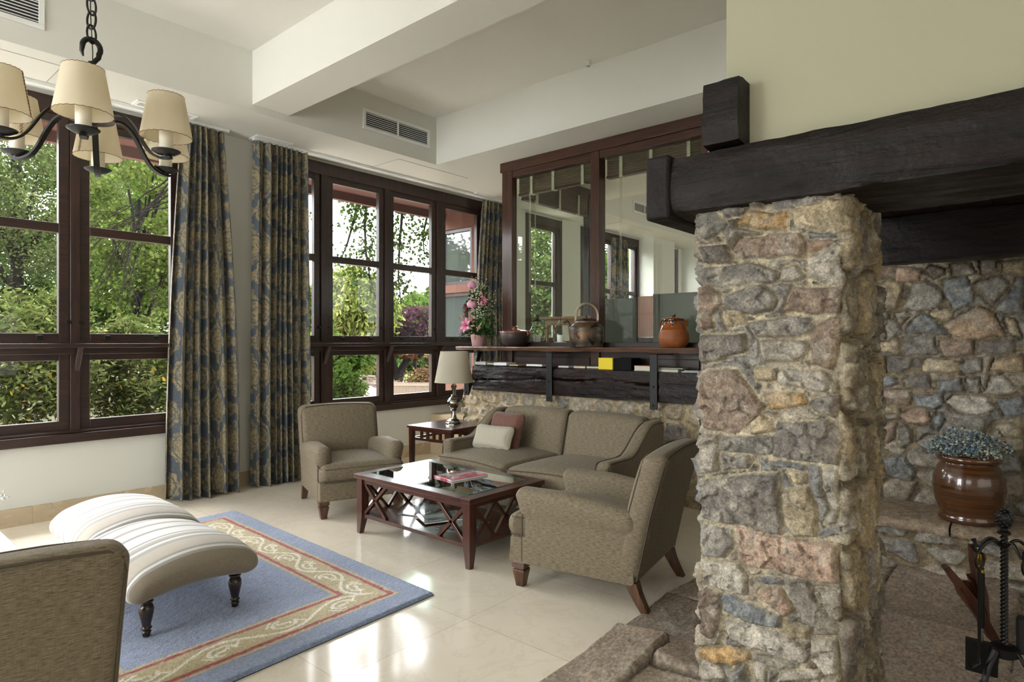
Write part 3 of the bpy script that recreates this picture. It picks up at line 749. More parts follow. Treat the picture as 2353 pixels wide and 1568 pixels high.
def backwall():
    yv = np.arange(-1.2, 4.84, 0.0105); zv = np.arange(0.0, 2.16, 0.0105)
    Y, Z = np.meshgrid(yv, zv, indexing='ij')
    h, c = stones(Y, Z, bp, 23, H=0.042, cell=(0.19, 0.13), mortar=(0.27, 0.225, 0.155))
    pal2 = [(0.36, 0.30, 0.22), (0.32, 0.27, 0.20), (0.24, 0.23, 0.215), (0.36, 0.32, 0.26), (0.29, 0.25, 0.20)]
    h2, c2 = stones(Y, Z, [], 29, H=0.022, cell=(0.26, 0.19), mortar=(0.50, 0.42, 0.28), mortar_gap=.02, pal=pal2)
    w = np.clip((Y - 1.5) / .3, 0, 1); h = h * (1 - w) + h2 * w; c = c * (1 - w[..., None]) + c2 * w[..., None]
    X = XW - h
    P = np.stack([X, Y, Z], -1)
    low = yv > 2.13                                    # behind the sofa the wall is only a low one
    zc = int(0.88 / .0105)
    A = P[~low]; Bq = P[low][:, :zc]
    grid_a = grid_obj('wall_fireplace_back', A[::-1], c[~low][::-1], M_STONE); struct(grid_a)
    grid_b = grid_obj('wall_low_stone', Bq[::-1], c[low][:, :zc][::-1], M_STONE); struct(grid_b)
    m = MB(); m.box(XW + .02, XW + .19, 2.13, 4.80, 0, .87).box(XW + .02, XW + .19, -1.2, 2.13, 0, 2.12); struct(m.build('wall_stone_core', M_MORT, smooth=0))
    # left end face of the low wall
    xv = np.arange(XW - .03, XW + .36, .0105); zv2 = np.arange(0, .90, .0105); Xg, Zg = np.meshgrid(xv, zv2, indexing='ij')
    hh, c3 = stones(Xg, Zg, [], 33, H=0.02, cell=(0.2, 0.15), mortar=(0.50, 0.42, 0.28), mortar_gap=.02, pal=pal2)
    struct(grid_obj('wall_low_stone_end', np.stack([Xg, 4.80 + hh, Zg], -1), c3, M_STONE))
M_MORT = simple('mortar', (0.42, 0.36, 0.25), 0.9)
backwall()

# stone bench inside the fireplace recess
def bench():
    r = thing('stone_bench', 'stone slab bench along the fireplace back wall, under the glazed jar', 'bench', (4.5, .2, 0))
    yv = np.arange(-1.2, 1.6, .009); zv = np.arange(0, .27, .009); Y, Z = np.meshgrid(yv, zv, indexing='ij')
    h, c = stones(Y, Z, [], 41, H=0.03, cell=(0.26, 0.10), mortar=(0.26, 0.21, 0.14))
    P = np.stack([4.27 - h, Y, Z], -1); P[..., 0] -= 4.5; P[..., 1] -= .2
    grid_obj('rubble_base', P[::-1], c[::-1], M_STONE, r)
    for k, (a, b) in enumerate(((-1.2, -.45), (-.44, .425), (.435, 1.6))):
        nu = int((b - a) / .008); yy = np.linspace(a, b, nu)
        prof = [(4.73, .325), (4.6, .327), (4.4, .328), (4.29, .326), (4.24, .322), (4.222, .312), (4.216, .29), (4.222, .266), (4.25, .258), (4.40, .255)]
        Pg = np.zeros((nu, len(prof), 3)); Cg = np.zeros((nu, len(prof), 3))
        for j, (px_, pz_) in enumerate(prof):
            n_ = (fbm(yy * 30, np.full(nu, j * 2.1), 51, 4) - .5)
            edge = 1.0 if 4 <= j <= 8 else .25
            Pg[:, j] = np.stack([px_ - 4.5 + n_ * .03 * edge, yy - .2, pz_ + n_ * .008 * edge], -1)
            Cg[:, j] = np.array([.34, .27, .20]) * (0.8 + .5 * fbm(yy * 9, np.full(nu, j * .7), 55, 3))[:, None]
        grid_obj('bench_slab', Pg, Cg, M_STONE, r)
bench()

# hearth paving
def hearth():
    xv = np.arange(0.3, 4.3, .0095); yv = np.arange(-1.3, 1.56, .0095); X, Y = np.meshgrid(xv, yv, indexing='ij')
    rows = [(1.275, 1.545, [1.15, 1.72, 2.56, 3.05, 3.9]), (.70, 1.275, [1.0, 1.62, 2.36, 3.0, 3.72]), (.12, .70, [.9, 1.8, 2.7, 3.5]), (-.5, .12, [1.1, 2.0, 3.1, 3.9]), (-1.3, -.5, [1.0, 2.1, 3.2])]
    pl = []
    rs = np.random.RandomState(3)
    for y0, y1, xs in rows:
        e = [0.3] + xs + [4.3]
        for a, b in zip(e[:-1], e[1:]):
            j = lambda: rs.uniform(-.012, .012)
            g = .004
            pl.append(([(a + g, y0 + g + j() * .3), (b - g, y0 + g + j() * .3), (b - g + j(), (y0 + y1) / 2), (b - g * 3, y1 - g), (a + g * 3, y1 - g + j() * .3), (a + g + j(), (y0 + y1) / 2)], [(.33, .27, .22), (.38, .32, .26), (.30, .25, .21)][rs.randint(3)]))
    h, c = stones(X, Y, pl, 61, H=0.009, mortar=(.17, .145, .11), fill=False, rugged=.22, warp=.25)
    lump = (fbm(X * 16 + 3, Y * 34, 71, 4) - .5) * .012
    Zc = 0.004 + h + np.where(h > .003, lump, 0)
    edge = np.clip((1.552 - Y) / .02, 0, 1)
    Zc = np.where(edge < .3, -.004, np.maximum(Zc, .0015) * edge)
    o = grid_obj('floor_hearth_paving', np.stack([X, Y, Zc], -1), c, M_SLAB); struct(o)
hearth()

# beams of the fireplace
def rough_beam(name, x0, x1, y0, y1, z0, z1, mat, amp=.012, seed=1, label=None, cat=None, parent=None, crack=None, loc=True, step=.018):
    """box with its long side on Y and hand-hewn, uneven faces"""
    ny = max(4, int((y1 - y0) / step)); yy = np.linspace(y0, y1, ny)
    per = []
    def edge(a, b, n):
        for i in range(n): per.append((a[0] + (b[0] - a[0]) * i / n, a[1] + (b[1] - a[1]) * i / n))
    n1 = max(3, int((z1 - z0) / step)); n2 = max(3, int((x1 - x0) / step))
    edge((x0, z0), (x0, z1), n1); edge((x0, z1), (x1, z1), n2); edge((x1, z1), (x1, z0), n1); edge((x1, z0), (x0, z0), n2)
    per = np.array(per); cx, cz = (x0 + x1) / 2, (z0 + z1) / 2; hx, hz = (x1 - x0) / 2, (z1 - z0) / 2
    P = np.zeros((ny, len(per), 3))
    for j, (px_, pz_) in enumerate(per):
        ux, uz = (px_ - cx) / hx, (pz_ - cz) / hz
        r = 1 - .045 * max(0, abs(ux) + abs(uz) - 1.55) / .45 * 1.2
        n_ = fbm(yy * 3.1 + seed * 9, np.full(ny, px_ * 9 + pz_ * 13), seed, 4) - .5; n2_ = fbm(yy * 18, np.full(ny, px_ * 60 + pz_ * 60), seed + 7, 3) - .5
        d = n_ * amp * 2 + n2_ * amp * .5
        if crack is not None and abs(ux + 1) < .01: d = d - np.array([crack(y, pz_) for y in yy])
        m_ = max(abs(ux), abs(uz))
        P[:, j, 0] = cx + ux * r * hx + d * (ux if abs(ux) > .99 else 0)
        P[:, j, 2] = cz + uz * r * hz + d * (uz if abs(uz) > .99 else 0)
        P[:, j, 1] = yy
    V = P.reshape(-1, 3); k = len(per)
    o = grid_obj(name, P.transpose(1, 0, 2)[::1], None, mat, parent, closed_u=True)
    import bmesh
    bm = bmesh.new(); bm.from_mesh(o.data); bm.verts.ensure_lookup_table()
    for idx in (0, ny - 1):
        bm.faces.new([bm.verts[j * ny + idx] for j in range(k)])
    bmesh.ops.recalc_face_normals(bm, faces=bm.faces); bm.to_mesh(o.data); bm.free()
    o.data.polygons.foreach_set('use_smooth', [True] * len(o.data.polygons)); o.data.set_sharp_from_angle(angle=math.radians(50))
    if label: tag(o, label, cat)
    return o
mb = rough_beam('mantel_beam', 2.112, 2.60, -1.5, 1.135, 1.815, 2.025, 'tarred_beam', .009, 3, 'massive black timber beam resting on the stone pillar', 'beam')
m = MB(); m.box(2.096, 2.62, 1.055, 1.15, 1.80, 2.035); m.build('iron_band', 'tarred_beam_x', mb, bevel=0.012)
# rafter end: a short rough block
o = rough_beam('rafter_end', 2.09, 2.45, .800, .925, 2.03, 2.255, 'tarred_beam', .010, 12, 'short dark rafter end standing on the black beam by the chimney breast', 'beam')
rough_beam('back_lintel', 4.05, 4.27, -1.3, 0.86, 1.795, 2.05, 'tarred_beam', .010, 17, 'dark timber lintel across the back of the fireplace recess', 'beam')
m = MB()
for k in range(10): m.box(2.6, 4.77, -1.3 + k * .218, -1.3 + k * .218 + .215, 2.052, 2.09)
struct(m.build('ceiling_recess_boards', 'brown_lintel', smooth=0))
# iron bolt end on the lintel
tag(MB().tube([(4.03, .80, 1.96), (3.97, .80, 1.96)], .018, 12).build('bolt', M_IRON, smooth=60), 'dark iron bolt end beside the pillar below the recess boards', 'bolt')
# ---------------------------------------------------------------- upholstered seats (local front is -Y)
def make_armchair(label, loc, rz):
    t = thing('armchair', label, 'armchair', loc, rz, 'fabric armchairs')
    # seat rail with a slight flare at the foot
    MB().rbox(-.345, .345, -.395, .32, .135, .285, .022, lambda x, y, z: (max(-.333, min(.333, x)), y - .012 * (1 - (z - .135) / .15) ** 2 * (y < 0), z)).build('seat_rail', M_FAB, t, smooth=60, boxuv=True)
    def fseat(x, y, z):
        k = (z - .27) / .14
        bulge = .035 * max(0, 1 - (x / .33) ** 2) * max(0, 1 - ((y + .08) / .36) ** 2)
        xm = .26 if y > -.31 else .345
        return (max(-xm, min(xm, x * (1 - .02 * k))), y - .018 * math.sin(math.pi * min(1, max(0, k))) * (y < -.2), z + (bulge if k > .5 else 0))
    s = MB().rbox(-.34, .34, -.405, .22, .27, .405, .05, fseat, m=10).build('seat_cushion', M_FAB, t, smooth=180, boxuv=True)
    for zz, yy in ((.283, -.402),):
        MB().tube([(-.334, -.33, zz), (-.336, -.37, zz), (-.30, yy - .006, zz), (.30, yy - .006, zz), (.336, -.37, zz), (.334, -.33, zz)], .0045, 6).build('piping', M_PIPE, s)
    MB().tube([(-.325, -.30, .385), (-.322, -.385, .382), (-.29, -.412, .380), (.29, -.412, .380), (.322, -.385, .382), (.325, -.30, .385)], .004, 6).build('piping', M_PIPE, s)
    for sg in (-1, 1):
        def farm(x, y, z, sg=sg):
            top = max(0, min(1, (z - .39) / .11))
            # rolled top leans outward, front scroll bulges forward, lower panel is set in
            x2 = x + sg * (.010 * top)
            x2 -= sg * .012 * (1 if sg * x > .27 else 0) * (1 - max(0, min(1, (z - .39) / .035)))
            y2 = y - .035 * top * (y < -.2) 
            z2 = z - .055 * max(0, (y + .05) / .4) * top
            return (x2, y2, z2)
        a = MB().rbox(sg * .282 - .062, sg * .282 + .062, -.335, .34, .17, .55, .055, farm, m=12, k=5).build('armrest', M_FAB, t, smooth=180, boxuv=True)
        xo = sg * .331
        MB().tube([(xo, -.322, .15), (xo, -.322, .37), (xo, -.318, .402), (xo, -.29, .418), (xo, 0, .410), (xo, .22, .39)], .0045, 6).build('piping', M_PIPE, a)
    def fback(x, y, z):
        k = max(0, (z - .15) / .70)
        y2 = y + .175 * k ** 1.25
        if y < .27 and z > .38: y2 -= .030 * max(0, 1 - (x / .33) ** 2) * math.sin(math.pi * min(1, (z - .38) / .46))
        wide = 1 + .03 * k
        return (x * wide, y2, z + (.012 * (1 - (x / .34) ** 2) if z > .75 else 0))
    b = MB().rbox(-.335, .335, .20, .345, .14, .795, .058, fback, m=12, k=5).build('backrest', M_FAB, t, smooth=180, boxuv=True)
    for yy, zb in ((.216, .44), (.329, .16)):
        pts = []
        for (px_, pz_) in [(-.320, zb), (-.320, .5), (-.320, .66), (-.320, .715), (-.308, .752), (-.275, .774), (-.15, .780), (0, .781), (.15, .780), (.275, .774), (.308, .752), (.320, .715), (.320, .66), (.320, .5), (.320, zb)]:
            k = max(0, (pz_ - .15) / .70)
            pts.append((px_ * (1 + .03 * k), yy + .175 * k ** 1.25, pz_ + (.007 + .012 * (1 - (px_ / .34) ** 2) if pz_ > .74 else 0)))
        MB().tube(pts, .0045, 6).build('piping', M_PIPE, b)
    for sg in (-1, 1):
        m = MB(); x = sg * .295
        def tap(z0, z1, w0, w1):
            m.add([(x + a * w / 2, -.345 + c * w / 2, z) for z, w in ((z0, w0), (z1, w1)) for a, c in ((-1, -1), (1, -1), (1, 1), (-1, 1))], [(3, 2, 1, 0), (4, 5, 6, 7), (0, 1, 5, 4), (1, 2, 6, 5), (2, 3, 7, 6), (3, 0, 4, 7)])
        tap(0, .096, .044, .072); tap(.096, .106, .060, .060); tap(.106, .14, .076, .078)
        tap(.012, .088, .046, .073)
        m.build('leg', 'leg_wood', t, smooth=0, bevel=0.003)
        m = MB(); pts = [(.0, .375), (.05, .345), (.10, .318), (.15, .30)]
        for (z0, y0), (z1, y1) in zip(pts[:-1], pts[1:]):
            w0 = .040 + .02 * z0 / .15; w1 = .040 + .02 * z1 / .15
            m.add([(sg * .30 + a * w / 2, y + c * w / 2, z) for z, w, y in ((z0, w0, y0), (z1, w1, y1)) for a, c in ((-1, -1), (1, -1), (1, 1), (-1, 1))], [(3, 2, 1, 0), (4, 5, 6, 7), (0, 1, 5, 4), (1, 2, 6, 5), (2, 3, 7, 6), (3, 0, 4, 7)])
        m.build('leg', 'leg_wood', t, smooth=0)
    return t
ch = make_armchair('olive-brown fabric armchair standing before the striped curtain window, left of the coffee table, seat towards us', (3.079, 4.437, 0), math.radians(-19.9))
ch['label'] = 'olive-brown fabric armchair below the right-hand window, left of the side table'
dup(ch, (3.017, 1.94, 0), math.radians(189.8), 'olive-brown fabric armchair beside the stone pillar, turned towards the coffee table')
c3 = dup(ch, (.345, 2.47, .010), math.radians(174), 'fabric armchair seen from behind, cropped by the left edge, in front of the ottomans')
c3.rotation_euler = (-.029, 0, math.radians(174))

def make_sofa():
    t = thing('sofa', 'two-seat olive-brown fabric sofa with sloping arms against the low stone wall', 'sofa', (3.96, 3.03, 0), math.radians(-90))
    MB().rbox(-.80, .80, -.40, .40, .10, .30, .03, m=10).build('base', M_FAB, t, smooth=60, boxuv=True)
    for sg in (-1, 1):
        def fc(x, y, z, sg=sg):
            fx = abs(x) / .79
            front = .075 * (1 - fx ** 2) if y < 0 else 0
            k = (z - .29) / .15
            puff = .045 * max(0, 1 - ((x - sg * .39) / .40) ** 2) * max(0, 1 - ((y + .12) / .42) ** 2)
            wr = .004 * math.sin(x * 60 + y * 25) * max(0, 1 - ((x - sg * .39) / .38) ** 2)
            return (x, y - front - .02 * math.sin(math.pi * min(1, max(0, k))) * (y < -.3), z + (puff + wr if k > .5 else 0))
        c = MB().rbox(sg * .005, sg * .79, -.45, .24, .29, .435, .05, fc, m=14)
        c = c.build('seat_cushion', M_FAB, t, smooth=180, boxuv=True)
        pts = [(sg * (.02 + .75 * i / 12), -.462 - .075 * (1 - ((.02 + .75 * i / 12) / .79) ** 2), .415 + .02 * math.sin(math.pi * i / 12)) for i in range(13)]
        MB().tube(pts, .005, 6).build('piping', M_PIPE, c)
        pts = [(p[0], p[1], .31) for p in pts]
        MB().tube(pts, .005, 6).build('piping', M_PIPE, c)
        def fa(x, y, z, sg=sg):
            u = max(0, min(1, (y + .12) / .36)); up = u * u * (3 - 2 * u)
            k = max(0, (z - .15) / .40)
            return (x - sg * .0 + sg * .02 * k, y - .02 * k * (y < -.2), z + .215 * up * k - .0 * k)
        a = MB().rbox(sg * .74 - .055, sg * .74 + .055, -.385, .40, .12, .545, .04, fa, m=16, k=4).build('armrest', M_FAB, t, smooth=180, boxuv=True)
        for xo in (.690, .795):
            pts = []
            for y, z in ((-.392, .15), (-.396, .45), (-.392, .505), (-.37, .528)):
                pts.append((sg * (xo + .006), y, z))
            for i in range(12):
                y = -.33 + .70 * i / 11; u = max(0, min(1, (y + .12) / .36)); up = u * u * (3 - 2 * u)
                pts.append((sg * (xo + .010), y, .533 + .205 * up))
            MB().tube(pts, .005, 6).build('piping', M_PIPE, a)
        def fb(x, y, z, sg=sg):
            k = max(0, (z - .30) / .5)
            y2 = y + .13 * k
            if y < .2: y2 -= .035 * max(0, 1 - ((x - sg * .35) / .36) ** 2) * math.sin(math.pi * min(1, max(0, k)))
            return (x, y2, z + (.02 * max(0, 1 - ((x - sg * .3) / .42) ** 2) if z > .72 else 0))
        MB().rbox(sg * .002, sg * .70, .13, .30, .28, .765, .05, fb, m=12, k=4).build('backrest', M_FAB, t, smooth=180, boxuv=True)
    MB().tube([(0, .14 + .13 * (z - .3) / .5 - .008, z) for z in (.42, .5, .6, .7)] + [(0, .262, .757), (0, .31, .768)], .006, 6).build('piping', M_PIPE, t)
    for sx in (-.72, .72):
        for sy in (-.34, .34):
            MB().bar((sx, sy, 0), (sx, sy, .11), .045, .045, w2=.06, h2=.06, up=(0, 1, 0)).build('leg', 'leg_wood', t, smooth=0)
make_sofa()

def pillow(name, mat, label, loc, size, rot):
    w, h, d = size
    def f(x, y, z):
        e = (1 - (2 * x / w) ** 4) * (1 - (2 * z / h) ** 4); e = max(0, e)
        return (x * (1 - .05 * (1 - abs(2 * z / h)) * (abs(x) > w * .4)), y * (.12 + .88 * e ** .5), z * (1 - .05 * (1 - abs(2 * x / w)) * (abs(z) > h * .4)))
    o = MB().rbox(-w / 2, w / 2, -d / 2, d / 2, -h / 2, h / 2, d * .4, f, m=12).build(name, mat, smooth=180, boxuv=True)
    o.location = loc; o.rotation_euler = rot
    return tag(o, label, 'cushion', 'scatter cushions on the sofa')
pillow('cushion', M_PIL2, 'mottled rust-red square cushion leaning behind the cream one on the sofa', (3.98, 3.50, .59), (.36, .34, .13), (math.radians(-20), 0, math.radians(-92)))
pillow('cushion', M_PIL1, 'cream oblong cushion in front of the rust-red one on the sofa', (3.845, 3.52, .555), (.40, .21, .11), (math.radians(-24), 0, math.radians(-86)))

# ottomans
def ottomat():
    t = NT('striped_linen'); v = t.coord('Object'); sx = t.n('SeparateXYZ'); t.l(v, sx.inputs[0])
    g = t.math('ADD', t.math('MULTIPLY', sx.outputs[1], 1.0 / .76), .5)
    Wt = (0.74, 0.74, 0.73); Gr = (0.36, 0.35, 0.335); Be = (0.47, 0.43, 0.37); Bd = (0.26, 0.22, 0.17)
    stops = [(0, Bd), (.030, Gr), (.045, Wt), (.062, Gr), (.075, Be), (.19, Be), (.20, Gr), (.235, Be), (.25, Wt), (.275, Gr), (.31, Be), (.34, Wt), (.36, Gr), (.385, Wt), (.50, Wt), (.515, Gr), (.55, Wt), (.66, Be), (.68, Gr), (.70, Wt), (.80, Wt), (.82, Gr), (.85, Be), (.87, Wt), (.95, Gr), (.97, Wt)]
    c = t.ramp(g, stops, 'CONSTANT')
    n = t.noise(t.coord('Object', (30, 300, 30)), 2, 3); n2 = t.noise(v, 500, 2)
    c = t.mix(1.0, c, t.ramp(n, [(.3, (.88,) * 3), (.7, (1.06,) * 3)]), 'MULTIPLY')
    t.bsdf(c, 0.85, normal=t.bump(n2, .2, .001), sheen=.2, spec=.2); return t.m
M_OTT = ottomat()
def make_ottoman(label, loc, rz):
    t = thing('ottoman', label, 'ottoman', loc, rz, 'striped linen ottomans')
    def f(x, y, z):
        a = max(0, 1 - (x / .29) ** 2); k = (z - .15) / .152
        bul = .03 * math.sin(math.pi * min(1, max(0, k)))
        sx = 1 + bul / .29 * .6; sy = 1 + bul / .38 * .5
        e = abs(y / .38)
        return (x * sx, y * sy, z + a * (.040 + .032 * k) - .040 * e ** 5 * k + .006 * k)
    MB().rbox(-.285, .285, -.378, .378, .150, .302, .062, f, m=16, k=6).build('cushion', M_OTT, t, smooth=180)
    for sx in (-1, 1):
        for sy in (-1, 1):
            p = [(.010, 0), (.016, .004), (.017, .018), (.021, .026), (.017, .034), (.020, .040), (.024, .046), (.019, .053), (.018, .060), (.024, .09), (.031, .13), (.032, .15), (.026, .168), (.020, .176), (.029, .182), (.029, .190), (.023, .194), (.030, .199), (.030, .206), (.033, .210), (.033, .22)]
            MB().lathe([(r, z * .86) for r, z in p], (sx * .205, sy * .30, 0), 20).build('leg', 'turned_wood', t, smooth=50)
    return t
RUGZ = .021
ot = make_ottoman('striped linen ottoman with turned legs, nearer of the pair on the rug', (1.262, 3.40, RUGZ), math.radians(1.5))
dup(ot, (1.325, 4.182, RUGZ), math.radians(-1.0), 'striped linen ottoman, farther of the pair, towards the window')

# ---------------------------------------------------------------- rug
def rug():
    L, Wd = 2.42, 1.76
    st = .0065; a = np.arange(0, Wd + st / 2, st); b = np.arange(0, L + st / 2, st)
    A, B = np.meshgrid(a, b, indexing='ij')   # A measured from the right edge leftwards, B from the near edge away
    dl = [A, Wd - A, B, L - B]; d = np.minimum.reduce(dl)
    wob = (fbm(A * 9, B * 9, 5, 3) - .5) * .006; dd = d + wob
    blue = np.array([.255, .32, .49]); gold = np.array([.52, .44, .25]); red = np.array([.36, .05, .065]); cream = np.array([.82, .79, .68])
    C = np.zeros(A.shape + (3,)); C[:] = blue
    def band(lo, hi, col): C[(dd >= lo) & (dd < hi)] = col
    band(.135, .155, gold); band(.155, .176, red); band(.176, .345, gold); band(.345, .366, red); band(.366, .386, gold)
    # running scroll in the middle of the gold band
    mid = .2605; inb = (d > .178) & (d < .343); P = .52
    per = [(A, B, L), (Wd - A, B, L), (B, A, Wd), (L - B, A, Wd)]
    for side, (n_, s_, ln) in enumerate(per):
        m = inb & (n_ == d)
        n = n_ - mid; k = max(1, round((ln - 2 * mid) / P)); p = (ln - 2 * mid) / k
        s = s_ - mid; ph = s / p * 2 * np.pi
        wave = .061 * np.sin(ph); slope = .061 * 2 * np.pi / p * np.cos(ph)
        dw = np.abs(n - wave) / np.sqrt(1 + slope ** 2)
        on = dw < .0092
        half = np.floor(s / (p / 2)); sg = np.where(half % 2 == 0, 1.0, -1.0); sc = (half + .5) * p / 2
        u = (s - sc); v = (n * sg + .016)
        R = np.hypot(u / 1.4, v); th = np.arctan2(v, u / 1.4)
        ring = (np.abs(R - .041) < .0070) & ~((th > -2.9) & (th < -1.5))
        blob = (np.hypot((u - .004) / 2.4, v + .002) < .0105) | (np.hypot((u + .028) / 1.0, (v - .008) / 1.8) < .008) | (np.hypot(u - .030, v + .014) < .010)
        spur = (np.abs(u + .075 + (v - .020) * .9) < .0085) & (v > .0) & (v < .05) | (np.abs(u - .07 - (v + .03) * .8) < .0085) & (v < -.01) & (v > -.055)
        C[m & (on | ring | blob | spur)] = cream
    C = C * (0.86 + .28 * fbm(A * 40, B * 40, 9, 3))[..., None]
    Z = .019 + (fbm(A * 60, B * 60, 13, 3) - .5) * .006
    e = np.clip(d / .012, 0, 1); Z = Z * (.15 + .85 * np.sqrt(e))
    rot = math.radians(1.8); cx, cy = 2.256, 2.492
    X = cx - A * math.cos(rot) + B * math.sin(rot); Y = cy - A * math.sin(rot) + B * math.cos(rot)
    o = grid_obj('rug', np.stack([X, Y, Z], -1)[::-1], C[::-1], M_RUG)
    tag(o, 'blue wool rug with a gold scroll border edged in red under the ottomans', 'rug')
    m = MB()
    def pt(A_, B_): return (cx - A_ * math.cos(rot) + B_ * math.sin(rot), cy - A_ * math.sin(rot) + B_ * math.cos(rot))
    m.prism([pt(0.0, 0), pt(0.0, L), pt(Wd, L), pt(Wd, 0)], 'Z', .0005, .0035)
    m.build('rug_backing', simple('rug_backing_black', (.015, .015, .018), .9), o, smooth=0)
rug()

# ---------------------------------------------------------------- coffee table
def coffee_table():
    cx, cy = 2.985, 3.165
    t = thing('coffee_table', 'dark red-brown coffee table with glass top and crossed lattice sides', 'table', (cx, cy, 0))
    hx, hy, H = .36, .575, .42
    for sx in (-1, 1):
        for sy in (-1, 1):
            m = MB(); x = sx * (hx - .045); y = sy * (hy - .045)
            m.bar((x, y, .14), (x, y, H - .03), .06, .06, up=(0, 1, 0))
            m.bar((x + sx * .012, y + sy * .012, 0), (x, y, .14), .034, .034, w2=.06, h2=.06, up=(0, 1, 0))
            m.build('leg', 'table_wood_Z', t, smooth=0, bevel=.002)
    w = .085
    for (a0, a1, b0, b1, ax) in ((-hx, hx, -hy, -hy + w, 'X'), (-hx, hx, hy - w, hy, 'X'), (-hx, -hx + w, -hy + w, hy - w, 'Y'), (hx - w, hx, -hy + w, hy - w, 'Y')):
        MB().box(a0, a1, b0, b1, H - .03, H).build('top_rail', 'table_wood_' + ax, t, smooth=0, bevel=.003)
    m = MB(); i = hx - .03; j = hy - .03
    m.box(-i, i, -j, -j + .025, H - .065, H - .03).box(-i, i, j - .025, j, H - .065, H - .03).box(-i, -i + .025, -j, j, H - .065, H - .03).box(i - .025, i, -j, j, H - .065, H - .03); m.build('apron', 'table_wood_Y', t, smooth=0)
    m = MB(); m.box(-hx + w - .004, hx - w + .004, -hy + w - .004, hy - w + .004, H - .005, H + .0015)
    g = m.build('glass_top', M_TGLASS, t, smooth=0)
    m = MB()
    a, b = hx - w, hy - w
    for (x0, x1, y0, y1) in ((-a, a, -b, -b + .007), (-a, a, b - .007, b), (-a, -a + .007, -b, b), (a - .007, a, -b, b)): m.box(x0, x1, y0, y1, H - .006, H + .0022)
    m.build('glass_edge', M_GEDGE, g, smooth=0)
    m = MB(); m.box(-hx + .03, hx - .03, -hy + .03, hy - .03, .115, .14); m.build('shelf', 'table_wood_Y', t, smooth=0, bevel=.002)
    z0, z1 = .14, H - .062
    def xs(p0, p1, ax):
        out = []
        for (a0, a1) in ((p0, p1), (p1, p0)):
            off = .006 if a0 < a1 else -.006
            if ax == 'Y':
                for s in (-1, 1): out.append(((s * (hx - .045) + off * 0, a0, z0), (s * (hx - .045), a1, z1)))
            else:
                for s in (-1, 1): out.append(((a0, s * (hy - .045), z0), (a1, s * (hy - .045), z1)))
        return out
    e = hy - .075
    for c in (-e + .12, e - .12):
        for p, q in xs(c - .12, c + .12, 'Y'):
            MB().bar(p, q, .022, .026, up=(1, 0, 0)).build('lattice_bar', 'table_wood_Z', t, smooth=0, bevel=.002)
    e = hx - .075
    for c in (-e + .095, 0, e - .095) if False else (-.19, 0.0, .19):
        for p, q in xs(c - .095, c + .095, 'X'):
            MB().bar(p, q, .020, .024, up=(0, 1, 0)).build('lattice_bar', 'table_wood_Z', t, smooth=0, bevel=.002)
coffee_table()

def txtbars(m, x0, y0, n, w, h, z, rs, rowh):
    for i in range(n):
        x = x0
        while x < x0 + w:
            l = rs.uniform(.006, .02); m.box(x, min(x + l, x0 + w), y0 - i * rowh, y0 - i * rowh + h, z, z + .0003); x += l + .004
def magazine(label, loc, rz, w, h, th, cover, ink, group, red=False, seed=1):
    rs = random.Random(seed)
    o = MB().box(-w / 2, w / 2, -h / 2, h / 2, 0, th).build('magazine', cover, smooth=0, bevel=.001)
    o.location = loc; o.rotation_euler = (0, 0, rz); tag(o, label, 'magazine', group)
    MB().box(-w / 2 + .001, w / 2 + .0006, -h / 2 - .0006, h / 2 + .0006, .001, th - .0012).build('pages', M_WHITEP, o, smooth=0)
    m = MB()
    if red:
        for i in range(26):
            x = rs.uniform(-.4, .38) * w; y = rs.uniform(-.05, .46) * h; r = rs.uniform(.008, .022)
            m.add([(x + r * rs.uniform(.5, 1.2) * math.cos(k * .9), y + r * rs.uniform(.5, 1.2) * math.sin(k * .9), th + .0003 + i * .00001) for k in range(7)], [tuple(range(7))])
        m.build('cover_picture', simple('dark_print', (.05, .02, .03), .3), o, smooth=0)
        m = MB(); txtbars(m, -.3 * w, .2 * h, 5, .7 * w, .005, th + .0007, rs, .012); m.build('cover_text', simple('pale_print', (.75, .6, .62), .3), o, smooth=0)
        m = MB(); m.box(-w / 2, w / 2, -h / 2, -h * .38, th, th + .0004); m.build('cover_band', simple('crimson_print', (.5, .02, .06), .3), o, smooth=0)
    else:
        txtbars(m, -.36 * w, .30 * h, 6, .6 * w, .004, th + .0002, rs, .014); txtbars(m, -.36 * w, -.38 * h, 1, .3 * w, .008, th + .0002, rs, .014)
        m.build('cover_text', ink, o, smooth=0)
    return o
def covermat(name, a, b, rough=.15):
    t = NT(name); n = t.noise(t.coord('Object'), 16, 5, .6); t.bsdf(t.mix(t.ramp(n, [(.4, (0, 0, 0)), (.6, (1, 1, 1))]), a, b), rough, coat=.5, coat_rough=.08); return t.m
cv1 = covermat('magazine_cover_pink', (.50, .40, .44), (.40, .05, .09)); cv2 = covermat('magazine_cover_grey', (.16, .18, .18), (.27, .29, .29)); cv3 = covermat('magazine_cover_charcoal', (.04, .045, .045), (.15, .16, .16))
ink = simple('cover_ink_white', (.7, .72, .72), .3)
magazine('magazine with a crimson and pink cover lying on the glass of the coffee table', (3.045, 3.09, .4218), math.radians(-8 + 0), .30, .215, .011, cv1, ink, 'magazines on the coffee table', True, 4)
magazine('pale grey magazine on the lower shelf, leftmost of the three', (2.985, 3.42, .1402), math.radians(18), .30, .22, .008, cv2, ink, 'magazines on the lower shelf', seed=6)
magazine('grey-green magazine on the lower shelf, middle of the three', (2.93, 3.16, .1485), math.radians(-25), .30, .22, .008, cv2, ink, 'magazines on the lower shelf', seed=7)
magazine('dark charcoal magazine on the lower shelf, nearest the front corner of the table', (2.91, 2.93, .1402), math.radians(10), .30, .22, .008, cv3, ink, 'magazines on the lower shelf', seed=8)

